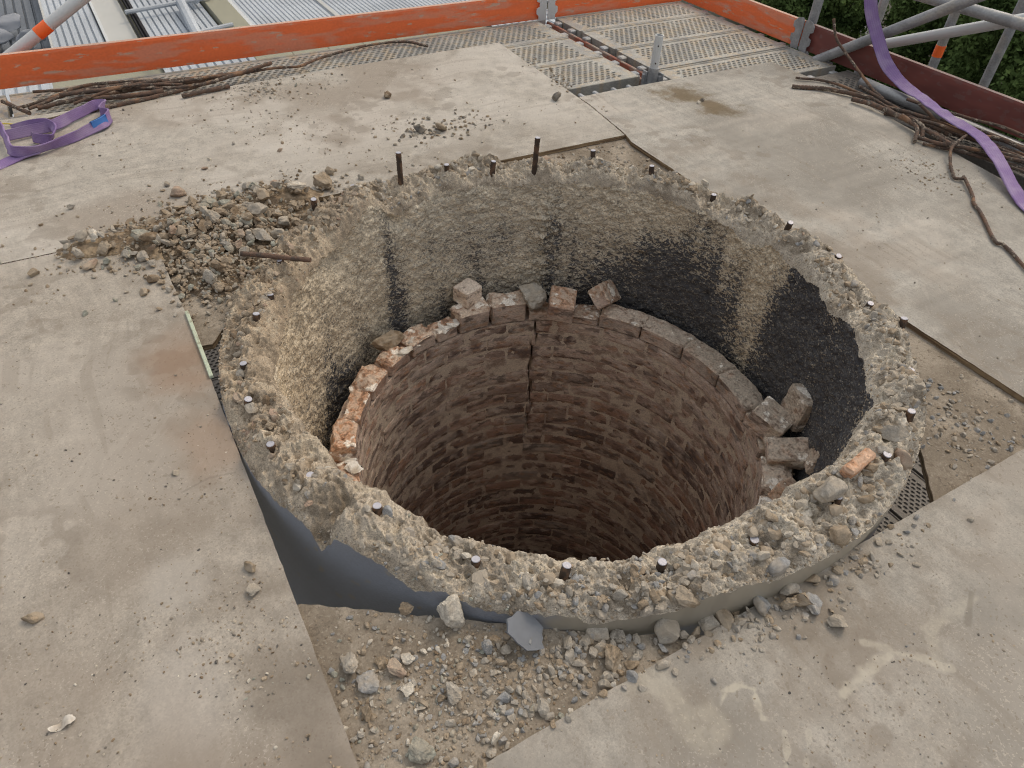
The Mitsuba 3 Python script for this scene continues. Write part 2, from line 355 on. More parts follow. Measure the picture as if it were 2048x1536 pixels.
def fn_orange(p, n, uv):
    s = p.x + p.y
    wear = tf(s * 3.2, p.z * 26, 1.0, 4); w2 = tf(s * 13, p.z * 60, 4.0, 4); g = tn(s * 120, p.z * 160, 3.0)
    c = mix((.93, .20, .062), (.80, .175, .07), wear)
    c = mix(c, mi.Color3f(.66, .37, .27), .42 * ss(.50, .66, wear * .75 + w2 * .3 + .7 * dr.clip(p.z - .11, 0, .05)))
    c = mix(c, mi.Color3f(.55, .45, .36), .6 * ss(.70, .76, w2))
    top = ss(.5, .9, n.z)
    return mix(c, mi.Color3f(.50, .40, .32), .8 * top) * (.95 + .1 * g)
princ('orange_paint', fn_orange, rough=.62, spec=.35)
def fn_maroon(p, n, uv):
    wear = tf(p.y * 5, p.z * 18, 1.0, 4); w2 = tf(p.y * 26, p.z * 40, 4.0, 4)
    c = mix((.23, .074, .062), (.175, .058, .050), ss(.3, .7, wear))
    c = mix(c, mi.Color3f(.20, .12, .11), .45 * ss(.60, .72, w2))
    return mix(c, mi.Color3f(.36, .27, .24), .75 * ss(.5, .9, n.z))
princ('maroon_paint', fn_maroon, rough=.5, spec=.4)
def fn_oxide(p, n, uv):
    a = tf(p.x * 14, p.y * 14, p.z * 30, 4)
    return mix((.30, .11, .075), (.30, .24, .20), ss(.42, .62, a))
princ('oxide_steel', fn_oxide, rough=.6)
def fn_strap(p, n, uv):
    w = .5 + .5 * dr.sin(uv.y * 40); ridges = .5 + .5 * dr.sin(uv.x * 2600)
    st = ss(.44, .47, dr.abs(uv.y - .5)) * 0
    d = tf(p.x * 14, p.y * 14, p.z * 14, 3)
    return mix((.25, .165, .36), (.33, .245, .42), ss(.35, .7, d)) * (.80 + .12 * w + .16 * ridges + st)
princ('purple_webbing', fn_strap, rough=.75, spec=.25, sheen=.4)
princ('blue_tag', (.045, .17, .50), rough=.4)
princ('yellow_cord', (.60, .47, .10), rough=.6)
princ('orange_tape', (.95, .16, .03), rough=.4)
def fn_greenedge(p, n, uv): return mix((.52, .58, .46), (.36, .36, .27), ss(.5, .7, tf(p.x * 40, p.y * 40, p.z * 90)))
diffuse('pale_green_timber', fn_greenedge)
def fn_roof(p, n, uv):
    a = tf(p.x * .7, p.y * .5, 1.0, 4); s = tf(p.x * 6, p.y * .6, 3.0, 3)
    return mix((.46, .50, .55), (.39, .425, .47), ss(.35, .65, a)) * (.95 + .10 * s)
princ('roof_metal', fn_roof, rough=.5, metal=.1)
def fn_roofd(p, n, uv):
    a = tf(p.x * 1.5, p.y * .8, 1.0, 4)
    return mix((.10, .115, .14), (.16, .18, .21), a)
princ('roof_dark', fn_roofd, rough=.6)
princ('roof_dark_rib', (.10, .11, .13), rough=.6)
def fn_beige(p, n, uv):
    a = tf(p.x * .8, p.y * .8, p.z * .8, 4)
    return mix((.38, .375, .30), (.32, .315, .255), a)
diffuse('beige_panel', fn_beige)
diffuse('white_render', lambda p, n, uv: mix((.56, .57, .56), (.50, .51, .50), tf(p.x * 1.2, p.y * 1.2, p.z * 1.2, 4)))
diffuse('dark_gap', (.05, .05, .055))
diffuse('grey_tarp', (.33, .35, .39))
def fn_ground(p, n, uv):
    a = tf(p.x * .25, p.y * .25, 1.0, 5)
    return mix((.085, .082, .072), (.15, .145, .13), a)
diffuse('ground_cover', fn_ground)
diffuse('asphalt', lambda p, n, uv: mix((.20, .205, .215), (.26, .265, .275), tf(p.x * .5, p.y * .5, 1.0, 4)))
diffuse('leaf_dark', lambda p, n, uv: mix((.045, .078, .030), (.175, .25, .085), tn(p.x * 1.7, p.y * 1.7, p.z * 1.7)) * (.6 + .8 * tn(p.x * 7, p.y * 7, p.z * 7)), twosided=True)
diffuse('bark', (.10, .075, .055))

# ---------------------------------------------------------------- ground, sky line
put('ground', box(-160, 260, -140, 320, -15, -14), 'ground_cover', kind='structure')
road_pts = [(30, -60), (40, 10), (47.5, 32), (62, 60), (90, 120)]
C_ = catmull([(x, y, -13.99) for x, y in road_pts], 10); t_ = np.gradient(C_, axis=0); n_ = np.stack([-t_[:, 1], t_[:, 0], t_[:, 0] * 0], 1); n_ /= np.linalg.norm(n_, axis=1, keepdims=True)
v = np.vstack([C_ + 3.2 * n_, C_ - 3.2 * n_]); k = np.arange(len(C_) - 1); L_ = len(C_)
put('road', (v, np.stack([k, k + L_, k + L_ + 1, k + 1], 1)), 'asphalt', kind='structure')

# ---------------------------------------------------------------- the chimney: shell
def rim_tables():
    zin = [(-180, .07), (-120, .085), (-80, .09), (-57, .118), (-40, .085), (-34, .115), (-24, .055), (-16, .086), (-2, .072), (7, .058), (17, .069), (24, .07), (35, .084), (48, .088), (65, .064), (77, .054), (88, .07), (96, .05), (102, .03), (105, .06), (108, .11), (113, .125), (118, .07), (123, .02), (127, .035), (135, .036), (144, .01), (151, .012), (160, .03), (180, .07)]
    zout = [(-180, .05), (-169, .045), (-160, .085), (-156, .06), (-154.5, .0), (-151, .095), (-145, .09), (-140.5, .03), (-137, .065), (-132, .02), (-127, .03), (-121.5, .045), (-120, .015), (-112, .055), (-107, .085), (-101, .11), (-94, .092), (-89, .087), (-80, .078), (-70, .08), (-40, .075), (0, .06), (60, .07), (110, .08), (140, .05), (160, .04), (180, .05)]
    rin = [(-180, .935), (-172, .942), (-165, .938), (-154, .932), (-143, .965), (-132, .955), (-121, .962), (-113, .957), (-102, .918), (-93, .912), (-77, .928), (-69, .94), (-54, .958), (0, .955), (90, .955), (118, .96), (145, .945), (180, .935)]
    return zin, zout, rin
ZIN, ZOUT, RIN = rim_tables()
def tab(t, th): a = np.array(t); return np.interp(th, a[:, 0], a[:, 1])
def circ(th, k, s): return np.stack([np.cos(np.radians(th)) * k, np.sin(np.radians(th)) * k, np.full_like(th, s)], -1)
def z_in(th): return tab(ZIN, th) + .004 + .075 * (nf(circ(th, 8, .3), 4, 1) - .5)
def z_out(th): return tab(ZOUT, th) + .012 + .030 * np.exp(-(((th + 112) / 36) ** 4)) + .055 * (nf(circ(th, 12, 2.3), 4, 2) - .5)
def r_in(th): return tab(RIN, th) + .080 * (nf(circ(th, 9, 4.3), 4, 3) - .5)
def r_out(th): return R_OUT - .014 * np.exp(-(((np.mod(th, 360) - 174) / 17) ** 4)) + .006 * (nf(circ(th, 30, 6.3), 3, 4) - .5)
def rim_z(th, t):
    h = z_in(th) * (1 - t) + z_out(th) * t + .035 * np.sin(np.pi * np.clip(t, 0, 1)) ** .8
    r = r_in(th) * (1 - t) + r_out(th) * t
    p = np.stack([CX + r * np.cos(np.radians(th)), CY + r * np.sin(np.radians(th)), t * 0], -1)
    h = h + (nf(p * 10, 4, 5) - .5) * .125 * np.sin(np.pi * np.clip(t, 0, 1)) ** .5
    big = nf(p * 40 + 7, 3, 6)
    h = h + (np.abs(big - .5) * -.085 + .012) * (.35 + .65 * np.sin(np.pi * np.clip(t, 0, 1)))
    h = h + (nn(p * 95 + 3, 8) - .5) * .010 + (nn(p * 190, 7) - .5) * .007
    return p, h
NT = 1500
th = np.linspace(-180, 180, NT + 1)
def sheet(P):
    a, b = P.shape[:2]
    i = np.arange(a - 1)[:, None] * b; j = np.arange(b - 1)[None]
    f = np.stack([i + j, i + j + 1, i + b + j + 1, i + b + j], -1).reshape(-1, 4)
    return P.reshape(-1, 3), np.vstack([f[:, [0, 1, 2]], f[:, [0, 2, 3]]])
# top
tt = np.linspace(0, 1, 56)
TH_, TT_ = np.meshgrid(th, tt, indexing='ij')
P_, H_ = rim_z(TH_, TT_)
H_ -= .022 * np.exp(-TT_ / .05) + .010 * np.exp(-(1 - TT_) / .05)
Ptop = P_.copy(); Ptop[..., 2] = H_
# inside wall
NV = 300
s_ = np.linspace(0, 1, NV)
TH_, S_ = np.meshgrid(th, s_, indexing='ij')
ztop = Ptop[:, 0, 2][:, None]; rtop = np.hypot(Ptop[:, 0, 0] - CX, Ptop[:, 0, 1] - CY)[:, None]
Z_ = ztop + (-1.35 - ztop) * S_ ** 1.15
d_ = ztop - Z_
cx_, sx_ = np.cos(np.radians(TH_)), np.sin(np.radians(TH_))
q = np.stack([cx_ * .96, sx_ * .96, Z_], -1)
def gsn(t, c, w): d = (t - c + 180) % 360 - 180; return np.exp(-(d / w) ** 2)
rough = (nf(q * np.array([9, 9, 5]), 3, 20) - .5) * .030 + (nf(q * 38, 3, 21) - .5) * .019 + (nf(q * 120, 2, 22) - .5) * .010 + (nn(q * 260, 27) - .5) * .0035
flake = gsn(TH_, 61, 4.2) * np.clip((.02 - Z_) / .1, 0, 1); rough = rough + flake * np.abs(nf(q * np.array([26, 26, 34]), 3, 23) - .5) * -.10
pits = np.clip(nn(q * np.array([13, 13, 13]), 24) - .84, 0, 1) * .22 * np.clip(nn(q * 60, 28) * 1.6, 0, 1); rough = rough + pits
gouge = gsn(TH_, 122, 5.5) * np.exp(-(np.clip(d_, 0, 9) / .11) ** 2) * .055 + gsn(TH_, 103, 3.0) * np.exp(-((d_ - .03) / .035) ** 2) * .035; rough = rough + gouge
rough = rough * np.clip(d_ / .012, 0, 1)
R_ = (R_IN + .004) * (1 - np.exp(-d_ / .05)) + rtop * np.exp(-d_ / .05) + rough
Pin = np.stack([CX + R_ * cx_, CY + R_ * sx_, Z_], -1)
# outside wall
s_ = np.concatenate([np.linspace(0, .8, 40), [2.5, 14.2]])
TH_, S_ = np.meshgrid(th, s_, indexing='ij')
zt = Ptop[:, -1, 2][:, None]; Z_ = zt - S_
rt_ = np.hypot(Ptop[:, -1, 0] - CX, Ptop[:, -1, 1] - CY)[:, None]
R_ = R_OUT + (rt_ - R_OUT) * np.exp(-S_ / .10)
Pout = np.stack([CX + R_ * np.cos(np.radians(TH_)), CY + R_ * np.sin(np.radians(TH_)), Z_], -1)
chim = thing('concrete_chimney', 'round concrete chimney shell broken off ragged at deck level, soot black inside on one side', 'chimney')
def side(P, flip):
    v, f = sheet(P); return (v, f) if flip else (v, f[:, ::-1])
put('rim', side(Ptop, True), 'broken_concrete', chim, smooth=True)
put('inner_wall', side(Pin, False), 'wall_inside', chim, smooth=True, label='rough concrete inner face, sandy where clean and tar black where sooted')
put('outer_wall', side(Pout, True), 'wall_outside', chim, smooth=True, label='smooth slate grey outer face with a dusty side')
# reinforcing bars cut off at the rim: (angle, radius, height above the rim)
BARS = [(98.5, 1.04, .125), (87.2, 1.01, .022), (76, .985, .056), (65.2, .985, .152), (50.9, 1.035, .054), (36.3, 1.015, .04), (20.5, 1.03, .028), (.9, 1.035, .045), (-11.4, 1.08, .016), (-26.7, 1.04, .045), (-34.8, 1.085, .02), (-45.6, 1.078, .012), (-59.9, 1.063, .058), (-71.4, 1.045, .034), (-82.2, 1.028, .014), (-97, 1.012, .03), (-110.3, 1.014, .036), (-123, 1.028, .024), (-134.3, 1.032, .014), (-148.7, 1.023, .032), (-160.3, 1.037, .012), (-169.6, 1.048, .010), (179.5, 1.04, .007), (168.9, 1.029, .008), (156.1, 1.003, .012), (149, .985, .009), (139, 1.007, .012), (120.7, 1.076, .05), (108.7, 1.099, .012)]
def rim_at(th_, r_):
    ri, ro = r_in(np.array([th_]))[0], r_out(np.array([th_]))[0]
    t = float(np.clip((r_ - ri) / (ro - ri), 0, 1)); _, h = rim_z(np.array([th_]), np.array([t])); return float(h[0])
for a, r, h in BARS:
    if h < .06: h = h * rng.uniform(.45, 1.0) + .003
    x, y = CX + r * math.cos(math.radians(a)), CY + r * math.sin(math.radians(a)); z = rim_at(a, r)
    lean = rng.normal(0, .16, 2) if h < .1 else rng.normal(0, .02, 2)
    n = max(3, int(h / .012) + 3)
    zz = np.linspace(-.05, h, n); Cb = np.stack([x + lean[0] * zz, y + lean[1] * zz, z + zz], 1)
    rad = .0110 * (1 + .08 * (np.arange(n) % 2))
    b = put('reinforcing_bar', tube(Cb, rad, 12), 'dark_rust', chim, smooth=40)
    e = Cb[-1]; d = Cb[-1] - Cb[-2]; d /= np.linalg.norm(d)
    put('cut_end', tube([e + d * .0004, e + d * .0022], [.0107, .0100], 14), 'cut_steel', b)

# ---------------------------------------------------------------- brick lining
BX, BY, RB, ZTOP = 1.172, 1.535, .778, -.49
lin = thing('brick_lining', 'sooty red brown brick flue lining with a vertical crack, standing inside the concrete shell', 'brick lining')
NB = 22; DA = 2 * math.pi / NB; CH = .0785
def brick_mesh(w, h, dep, seed, amp=.004, nx=13, nz=6):
    # a curved brick centred on angle 0 about the origin, its face at radius RB; from z=-h to 0
    A = np.linspace(-w / 2, w / 2, nx); Z = np.linspace(-h, 0, nz)
    def face(r, nse):
        a, z = np.meshgrid(A, Z, indexing='ij')
        q = np.stack([a * RB * 30, z * 38, a * 0 + seed * 3.1], -1)
        off = (nf(q, 3, seed) - .5) * 4 * amp if nse else 0
        rr = r + off
        ed = np.minimum(np.minimum(a - A[0], A[-1] - a) * RB, np.minimum(z + h, -z))
        if nse: rr = rr + .003 * np.exp(-ed / .006)
        j = (nn(q * 1.7 + 9, seed + 1) - .5) * amp * 1.2
        return np.stack([rr * np.cos(a + j), rr * np.sin(a + j), z + j * .8], -1)
    F, B = face(RB, True), face(RB + dep, False)
    v, f = sheet(F); n = len(v); vb, fb = sheet(B)
    V = np.vstack([v, vb]); idx = np.arange(n).reshape(nx, nz)
    loop = np.concatenate([idx[:, 0], idx[-1, 1:], idx[-2::-1, -1], idx[0, -2:0:-1]])
    k = np.roll(loop, -1)
    S = np.vstack([np.stack([loop, loop + n, k + n], 1), np.stack([loop, k + n, k], 1)])
    Fc = np.vstack([f[:, ::-1], fb + n, S])
    m = trimesh.Trimesh(V, Fc, process=False)
    return (V, Fc) if m.volume > 0 else (V, Fc[:, ::-1])
NVAR = 26
bricks = []
for i in range(NVAR):
    m = brick_mesh(DA - rng.uniform(.010, .016) / RB, CH - rng.uniform(.011, .016), .105, 40 + i, amp=rng.uniform(.0018, .0034))
    uvb = np.tile([[rng.random(), rng.random()]], (len(m[0]), 1))
    bricks.append((m, uvb, mikit.ply(m, 'brick_face', smooth=False, uv=uvb)))
rest = []
for c in range(48):
    z = ZTOP - .001 - CH * (c + 1)
    for i in range(NB):
        a = (i + .5 * (c % 2) + rng.uniform(-.035, .035)) * DA + .02
        adeg = (math.degrees(a) + 180) % 360 - 180
        k = int(rng.integers(NVAR)); dr_ = rng.normal(0, .0022)
        to = T4().translate([BX + dr_ * math.cos(a), BY + dr_ * math.sin(a), z + rng.normal(0, .0012)]).rotate([0, 0, 1], math.degrees(a))
        mm = np.array(to.matrix)
        seen = -62 < adeg < 182 or adeg < -172
        thc = math.radians(65.5 + .55 * math.sin(z * 13) + .45 * math.sin(z * 41)); off = (thc - a + math.pi) % (2 * math.pi) - math.pi
        if abs(off) < DA / 2 and c < 11:
            # the crack splits this brick in two
            gap = (.009 * (1 - c / 11) + .0015) / RB
            for lo, hi in ((-DA / 2 + .004, off - gap / 2), (off + gap / 2, DA / 2 - .004)):
                if hi - lo > .02:
                    mb = brick_mesh(hi - lo, CH - .008, .105, 140 + c, amp=.0035)
                    put('brick', mb, 'brick_face', lin, T4().translate([BX, BY, z]).rotate([0, 0, 1], math.degrees(a + (lo + hi) / 2)), uv=np.tile([[rng.random(), .5]], (len(mb[0]), 1)))
            continue
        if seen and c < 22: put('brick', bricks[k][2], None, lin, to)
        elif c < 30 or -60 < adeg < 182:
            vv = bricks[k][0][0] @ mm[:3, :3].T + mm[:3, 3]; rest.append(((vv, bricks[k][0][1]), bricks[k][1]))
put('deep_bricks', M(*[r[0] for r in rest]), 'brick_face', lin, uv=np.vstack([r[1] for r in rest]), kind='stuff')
# mortar bed behind the faces
a_ = np.unique(np.concatenate([np.linspace(-np.pi, np.pi, 361), np.radians(np.linspace(62, 69, 90))])); z_ = np.concatenate([np.linspace(ZTOP - CH, -3.6, 160), np.linspace(-3.9, -14, 8)])
A_, Z_ = np.meshgrid(a_, z_, indexing='ij')
q = np.stack([np.cos(A_) * .8, np.sin(A_) * .8, Z_], -1)
Rm = RB + .0030 + (nf(q * 28, 3, 31) - .5) * .009
Rm = Rm + .06 * np.exp(-((A_ - np.radians(65.5 + .55 * np.sin(Z_ * 13) + .45 * np.sin(Z_ * 41))) / .009) ** 2) * np.clip((Z_ + 1.40) / .3, 0, 1)
put('mortar_bed', side(np.stack([BX + Rm * np.cos(A_), BY + Rm * np.sin(A_), Z_], -1), False), 'mortar', lin, smooth=True)
# the outside of the ring and its flat broken top
A_, S_ = np.meshgrid(a_, np.linspace(0, 1, 9), indexing='ij')
Rt = RB + .008 + S_ * .107 + (nf(np.stack([np.cos(A_) * 20, np.sin(A_) * 20, S_ * 3], -1), 3, 33) - .5) * .012 * S_
zt = ZTOP - CH - .006 + (CH - .004) * np.clip((30 - np.abs(np.degrees(A_) - 8)) / 8, 0, 1) + (nf(np.stack([Rt * np.cos(A_), Rt * np.sin(A_), S_ * 0], -1) * 40, 3, 34) - .5) * .012
ringtop = np.stack([BX + Rt * np.cos(A_), BY + Rt * np.sin(A_), zt], -1)
outw = np.stack([ringtop[:, -1], ringtop[:, -1] * [1, 1, 0] + [0, 0, -3.5]], 1)
put('ring_bed', M(side(ringtop, True), side(outw, True)), 'mortar', lin, smooth=30)
# top course: broken bricks one by one (angle deg, width deg, height over ZTOP-CH, depth, look)
TOPC = [(-58, 14, .060, .10, 0), (-43, 13, .066, .105, 0), (-27.5, 15, .07, .108, 1), (-11.5, 15.5, .074, .11, 1), (4.5, 15.5, .075, .108, 1), (20.5, 15.5, .075, .11, 1), (36, 14.5, .075, .112, 1), (50.5, 13.5, .045, .10, 0), (63, 10, .046, .105, 0), (75, 12.5, .108, .115, 0), (87.5, 11.5, .098, .105, 0), (98, 8.5, .06, .085, 0), (108, 10.5, .075, .10, 0), (119, 10, .062, .095, 0), (130.5, 10.5, .055, .11, 2), (143, 12, .07, .075, 2), (155, 10.5, .078, .09, 2), (166, 9.5, .05, .065, 2), (176, 9, .066, .095, 2), (-173, 10, .06, .10, 2)]
for i, (a, w, h, dep, look) in enumerate(TOPC):
    wl = math.radians(w) * RB - (.008 if look != 1 else .0005)
    m = cbox(0, dep, -wl / 2, wl / 2, -h, 0, .006); v, f = trimesh.remesh.subdivide_to_size(np.array(m.vertices), np.array(m.faces), .016)
    lim = .030 if look != 1 else .012
    dx = np.stack([nf(v * 17 + i * 3 + k, 3, 95 + k) - .5 for k in (0, 11, 22)], -1); fx = np.stack([nf(v * 55 + i * 3 + k, 2, 97 + k) - .5 for k in (0, 11, 22)], -1)
    deepv = np.clip(v[:, 0] / .03, .12, 1)[:, None]
    v = v + dx * lim * 1.6 * deepv + fx * .010 * deepv
    A2 = v[:, 1] / RB; v = np.stack([(RB + v[:, 0]) * np.cos(A2), (RB + v[:, 0]) * np.sin(A2), v[:, 2]], 1); m = (v, f)
    to = T4().translate([BX, BY, ZTOP - CH + h + .001]).rotate([0, 0, 1], a)
    put('brick', (v, m[1]), 'brick_broken', lin, to, uv=np.tile([[rng.uniform(.1, .9) if look == 2 else rng.uniform(.7, 1.16), 1.0 if look != 1 else 0.0]], (len(v), 1)), label='broken brick of the top course')
for a, r, w in [(113, .796, 10), (95, .796, 9), (151, .825, 3.5), (165, .79, 5), (-47, .83, 8), (-56, .81, 8), (-38, .84, 5)]:
    # white bedding mortar left on the broken course
    n = 14; aa = np.radians(np.linspace(a - w / 2, a + w / 2, n)); C2 = np.stack([BX + (r + .012 * np.sin(aa * 40)) * np.cos(aa), BY + (r + .012 * np.sin(aa * 40)) * np.sin(aa), ZTOP - .016 + .012 * np.sin(aa * 57)], 1)
    v, f = tube(C2, .014 + .010 * rng.random(n), 12); v = v + np.stack([nf(v * 48 + k, 3, 41 + int(k)) - .5 for k in (0, 5, 9)], -1) * .046; v[:, 2] = ZTOP - .018 + (v[:, 2] - ZTOP + .022) * .42
    put('mortar_lump', (v, f), 'white_mortar', lin, smooth=50)

# ---------------------------------------------------------------- stones: base shapes
def ico(sub): m = trimesh.creation.icosphere(subdivisions=sub); return np.array(m.vertices), np.array(m.faces)
def rock_shape(seed, sub=2, angular=.5):
    r = np.random.default_rng(seed); v, f = ico(sub)
    v = v * (1 + ((nf(v * 1.1 + seed, 2, seed) - .5) * .7)[:, None])
    for _ in range(int(2 + 12 * angular)):        # planar breaks
        d = r.normal(size=3); d /= np.linalg.norm(d); c = r.uniform(.38, .8); s = v @ d; v = v - np.clip(s - c, 0, 9)[:, None] * d * .95
    v = v * (1 + ((nf(v * 3.2 + seed, 3, seed + 7) - .5) * (.12 + .36 * angular) + (nn(v * 9 + seed, seed + 9) - .5) * .16 * angular)[:, None])
    v *= np.array([1, r.uniform(.55, .95), r.uniform(.42, .75)])
    return v / np.abs(v).max(), f
SHAPE_PLY = {}
def shape_ply(i, tone):
    v, f = rock_shape(200 + i, 3, [.9, .6, .25][i % 3])
    if (i, tone) not in SHAPE_PLY:
        SHAPE_PLY[(i, tone)] = mikit.ply((v, f), 'stone', smooth=(i % 3 == 2), uv=np.tile([[(tone + .5) / 8, .35 + .65 * (i * 37 % 10) / 10]], (len(v), 1)))
    return SHAPE_PLY[(i, tone)]
def flat_rot(yaw, tilt=.35):
    a = rng.normal(0, tilt); b = rng.normal(0, tilt)
    return trimesh.transformations.euler_matrix(a, b, yaw)[:3, :3]

PILE = [(.30, 2.56, .18, .15, .085), (.12, 2.66, .18, .12, .05), (.52, 2.75, .16, .09, .055), (.17, 2.36, .09, .13, .05), (-.17, 2.70, .14, .07, .035)]
def heap_h(x, y):
    h = 0
    for cx, cy, sx, sy, a in PILE: h = h + a * np.exp(-((x - cx) / sx) ** 2 - ((y - cy) / sy) ** 2)
    return h
def board_z(x, y): return np.where((y > .445) & (y < 2.70) & (x > .035) & (x < 2.262), .021, .041)
def ground_z(x, y):
    th_ = math.degrees(math.atan2(y - CY, x - CX)); r = math.hypot(x - CX, y - CY)
    ri, ro = r_in(np.array([th_]))[0], R_OUT
    if r > ro: return float(board_z(x, y) + heap_h(x, y))
    if r > ri - .004: return max(rim_at(th_, r), 0)
    return ZTOP
def stone(x, y, size, tone=None, label=None, group=None, name='stone', shape=None, sink=.30, an=(1, 1, 1), yaw=None, tilt=.35, z=None, cat='stone'):
    shape = int(rng.integers(30)) if shape is None else shape
    tone = int(rng.choice(8, p=[.27, .25, .14, .14, .06, .05, .05, .04])) if tone is None else tone
    R = flat_rot(rng.uniform(0, 6.28) if yaw is None else yaw, tilt) @ np.diag(np.array(an) * size)
    v, _ = rock_shape(200 + shape, 3, [.9, .6, .25][shape % 3]); lo = (v @ R.T)[:, 2].min()
    z0 = ground_z(x, y) if z is None else z
    return put(name, shape_ply(shape, tone), None, None, xf(R, [x, y, z0 - lo * (1 - sink)]), label=label, cat=cat, group=group)
_rs = rock_shape; _cache = {}
def rock_shape(seed, sub=2, angular=.5):
    k = (seed, sub, angular)
    if k not in _cache: _cache[k] = _rs(seed, sub, angular)
    return _cache[k]

# ---------------------------------------------------------------- plywood
def board(name, pts, z0, z1, mat, label, jag=.0015, seed=0, holes=()):
    P = np.array(pts, float); out = []
    for a, b in zip(P, np.roll(P, -1, axis=0)):
        n = max(2, int(np.linalg.norm(b - a) / .02)); t = np.linspace(0, 1, n, endpoint=False)[:, None]; s = a + (b - a) * t
        nrm = np.array([-(b - a)[1], (b - a)[0]]) / np.linalg.norm(b - a)
        j = (nn(np.c_[s * 60, np.full(n, seed)], seed) - .5) * 2 * jag; j[0] = 0
        out.append(s + nrm * j[:, None])
    pg = Polygon(np.vstack(out)).buffer(0)
    m = trimesh.creation.extrude_polygon(pg, z1 - z0, engine='earcut'); m.apply_translation((0, 0, z0))
    fn_ = m.face_normals[:, 2]; up = fn_ > .5
    key = thing(name, label, 'plywood sheet', 'plywood sheets laid on the scaffold deck')
    v = np.array(m.vertices); f = np.array(m.faces)
    # keep the top as a sheet of its own look, the sides and underside as cut edge
    put('top_veneer', (v, f[up]), mat, key); put('cut_edge', (v, f[~up]), 'ply_edge', key)
    return key
board('plywood_sheet', [(-1.25, -2.2), (.045, -2.2), (.04, 2.13), (.024, 2.715), (-1.25, 2.715)], .022, .041, 'ply_warm', 'big sandy plywood sheet in front left of the hole, scuffed and strewn with grit', seed=1)
board('plywood_sheet', [(-.472, 2.722), (.6, 2.71), (2.236, 2.682), (2.286, 3.06), (2.30, 3.32), (2.311, 3.73), (2.334, 4.165), (1.33, 4.125), (.3, 4.06), (-.476, 4.07)], .022, .041, 'ply_back', 'sandy plywood sheet behind the hole, running to the bundle of rods and the perforated decks', seed=2)
board('plywood_sheet', [(2.226, -2.2), (3.45, -2.2), (3.56, 1.38), (3.77, 2.70), (3.74, 3.19), (2.576, 3.20), (2.298, 3.19), (2.292, 3.06), (2.242, 2.682), (2.216, 2.60), (2.212, 2.0)], .022, .041, 'ply_grey', 'grey plywood sheet right of the hole with a brown oil stain at its far corner', seed=3)
board('plywood_sheet', [(.062, -2.2), (2.255, -2.2), (2.255, .438), (.062, .438)], .0225, .0415, 'ply_chalk', 'plywood sheet in front right of the hole with faded pale chalk marks', seed=4)
board('plywood_sheet', [(-1.9, 2.75), (-.498, 2.75), (-.502, 4.05), (-1.9, 4.05)], .0, .019, 'ply_back', 'plywood sheet past the end of the back sheet, at the far left edge', seed=9)
board('plywood_sheet', [(.0, .0), (1.4, .0), (1.4, .43), (.83, .44), (.62, .55), (.39, .712), (.05, .945), (.0, .95)], .0, .021, 'ply_dirty', 'low plywood corner piece under rubble at the near edge of the hole', jag=.004, seed=5)
board('plywood_sheet', [(1.60, .40), (1.61, .43), (1.785, .612), (2.05, .86), (2.235, 1.2), (2.40, 1.2), (2.40, -.1), (1.6, -.1)], .0, .021, 'ply_dirty', 'low dusty plywood corner piece right of the hole, under the grey sheet', jag=.003, seed=6)
board('plywood_sheet', [(1.55, 2.62), (1.9, 2.40), (2.20, 2.0), (2.4, 2.0), (2.4, 2.85), (1.55, 2.85)], .009, .0205, 'ply_dirty', 'low gritty plywood corner piece behind the rim, beside the tall cut bars', jag=.003, seed=7)
board('plywood_sheet', [(-.1, 1.985), (.062, 1.972), (.082, 1.968), (.175, 2.095), (.40, 2.42), (.70, 2.60), (.70, 2.85), (-.1, 2.85)], .0, .021, 'ply_dirty', 'low plywood corner piece with a bare brown cut edge, under the big rubble heap', jag=.002, seed=8)
put('timber_strip', cbox(.038, .050, 1.78, 2.14, .0395, .052, .002), 'pale_green_timber', label='thin pale green timber strip along the edge of the left plywood sheet', cat='timber strip')

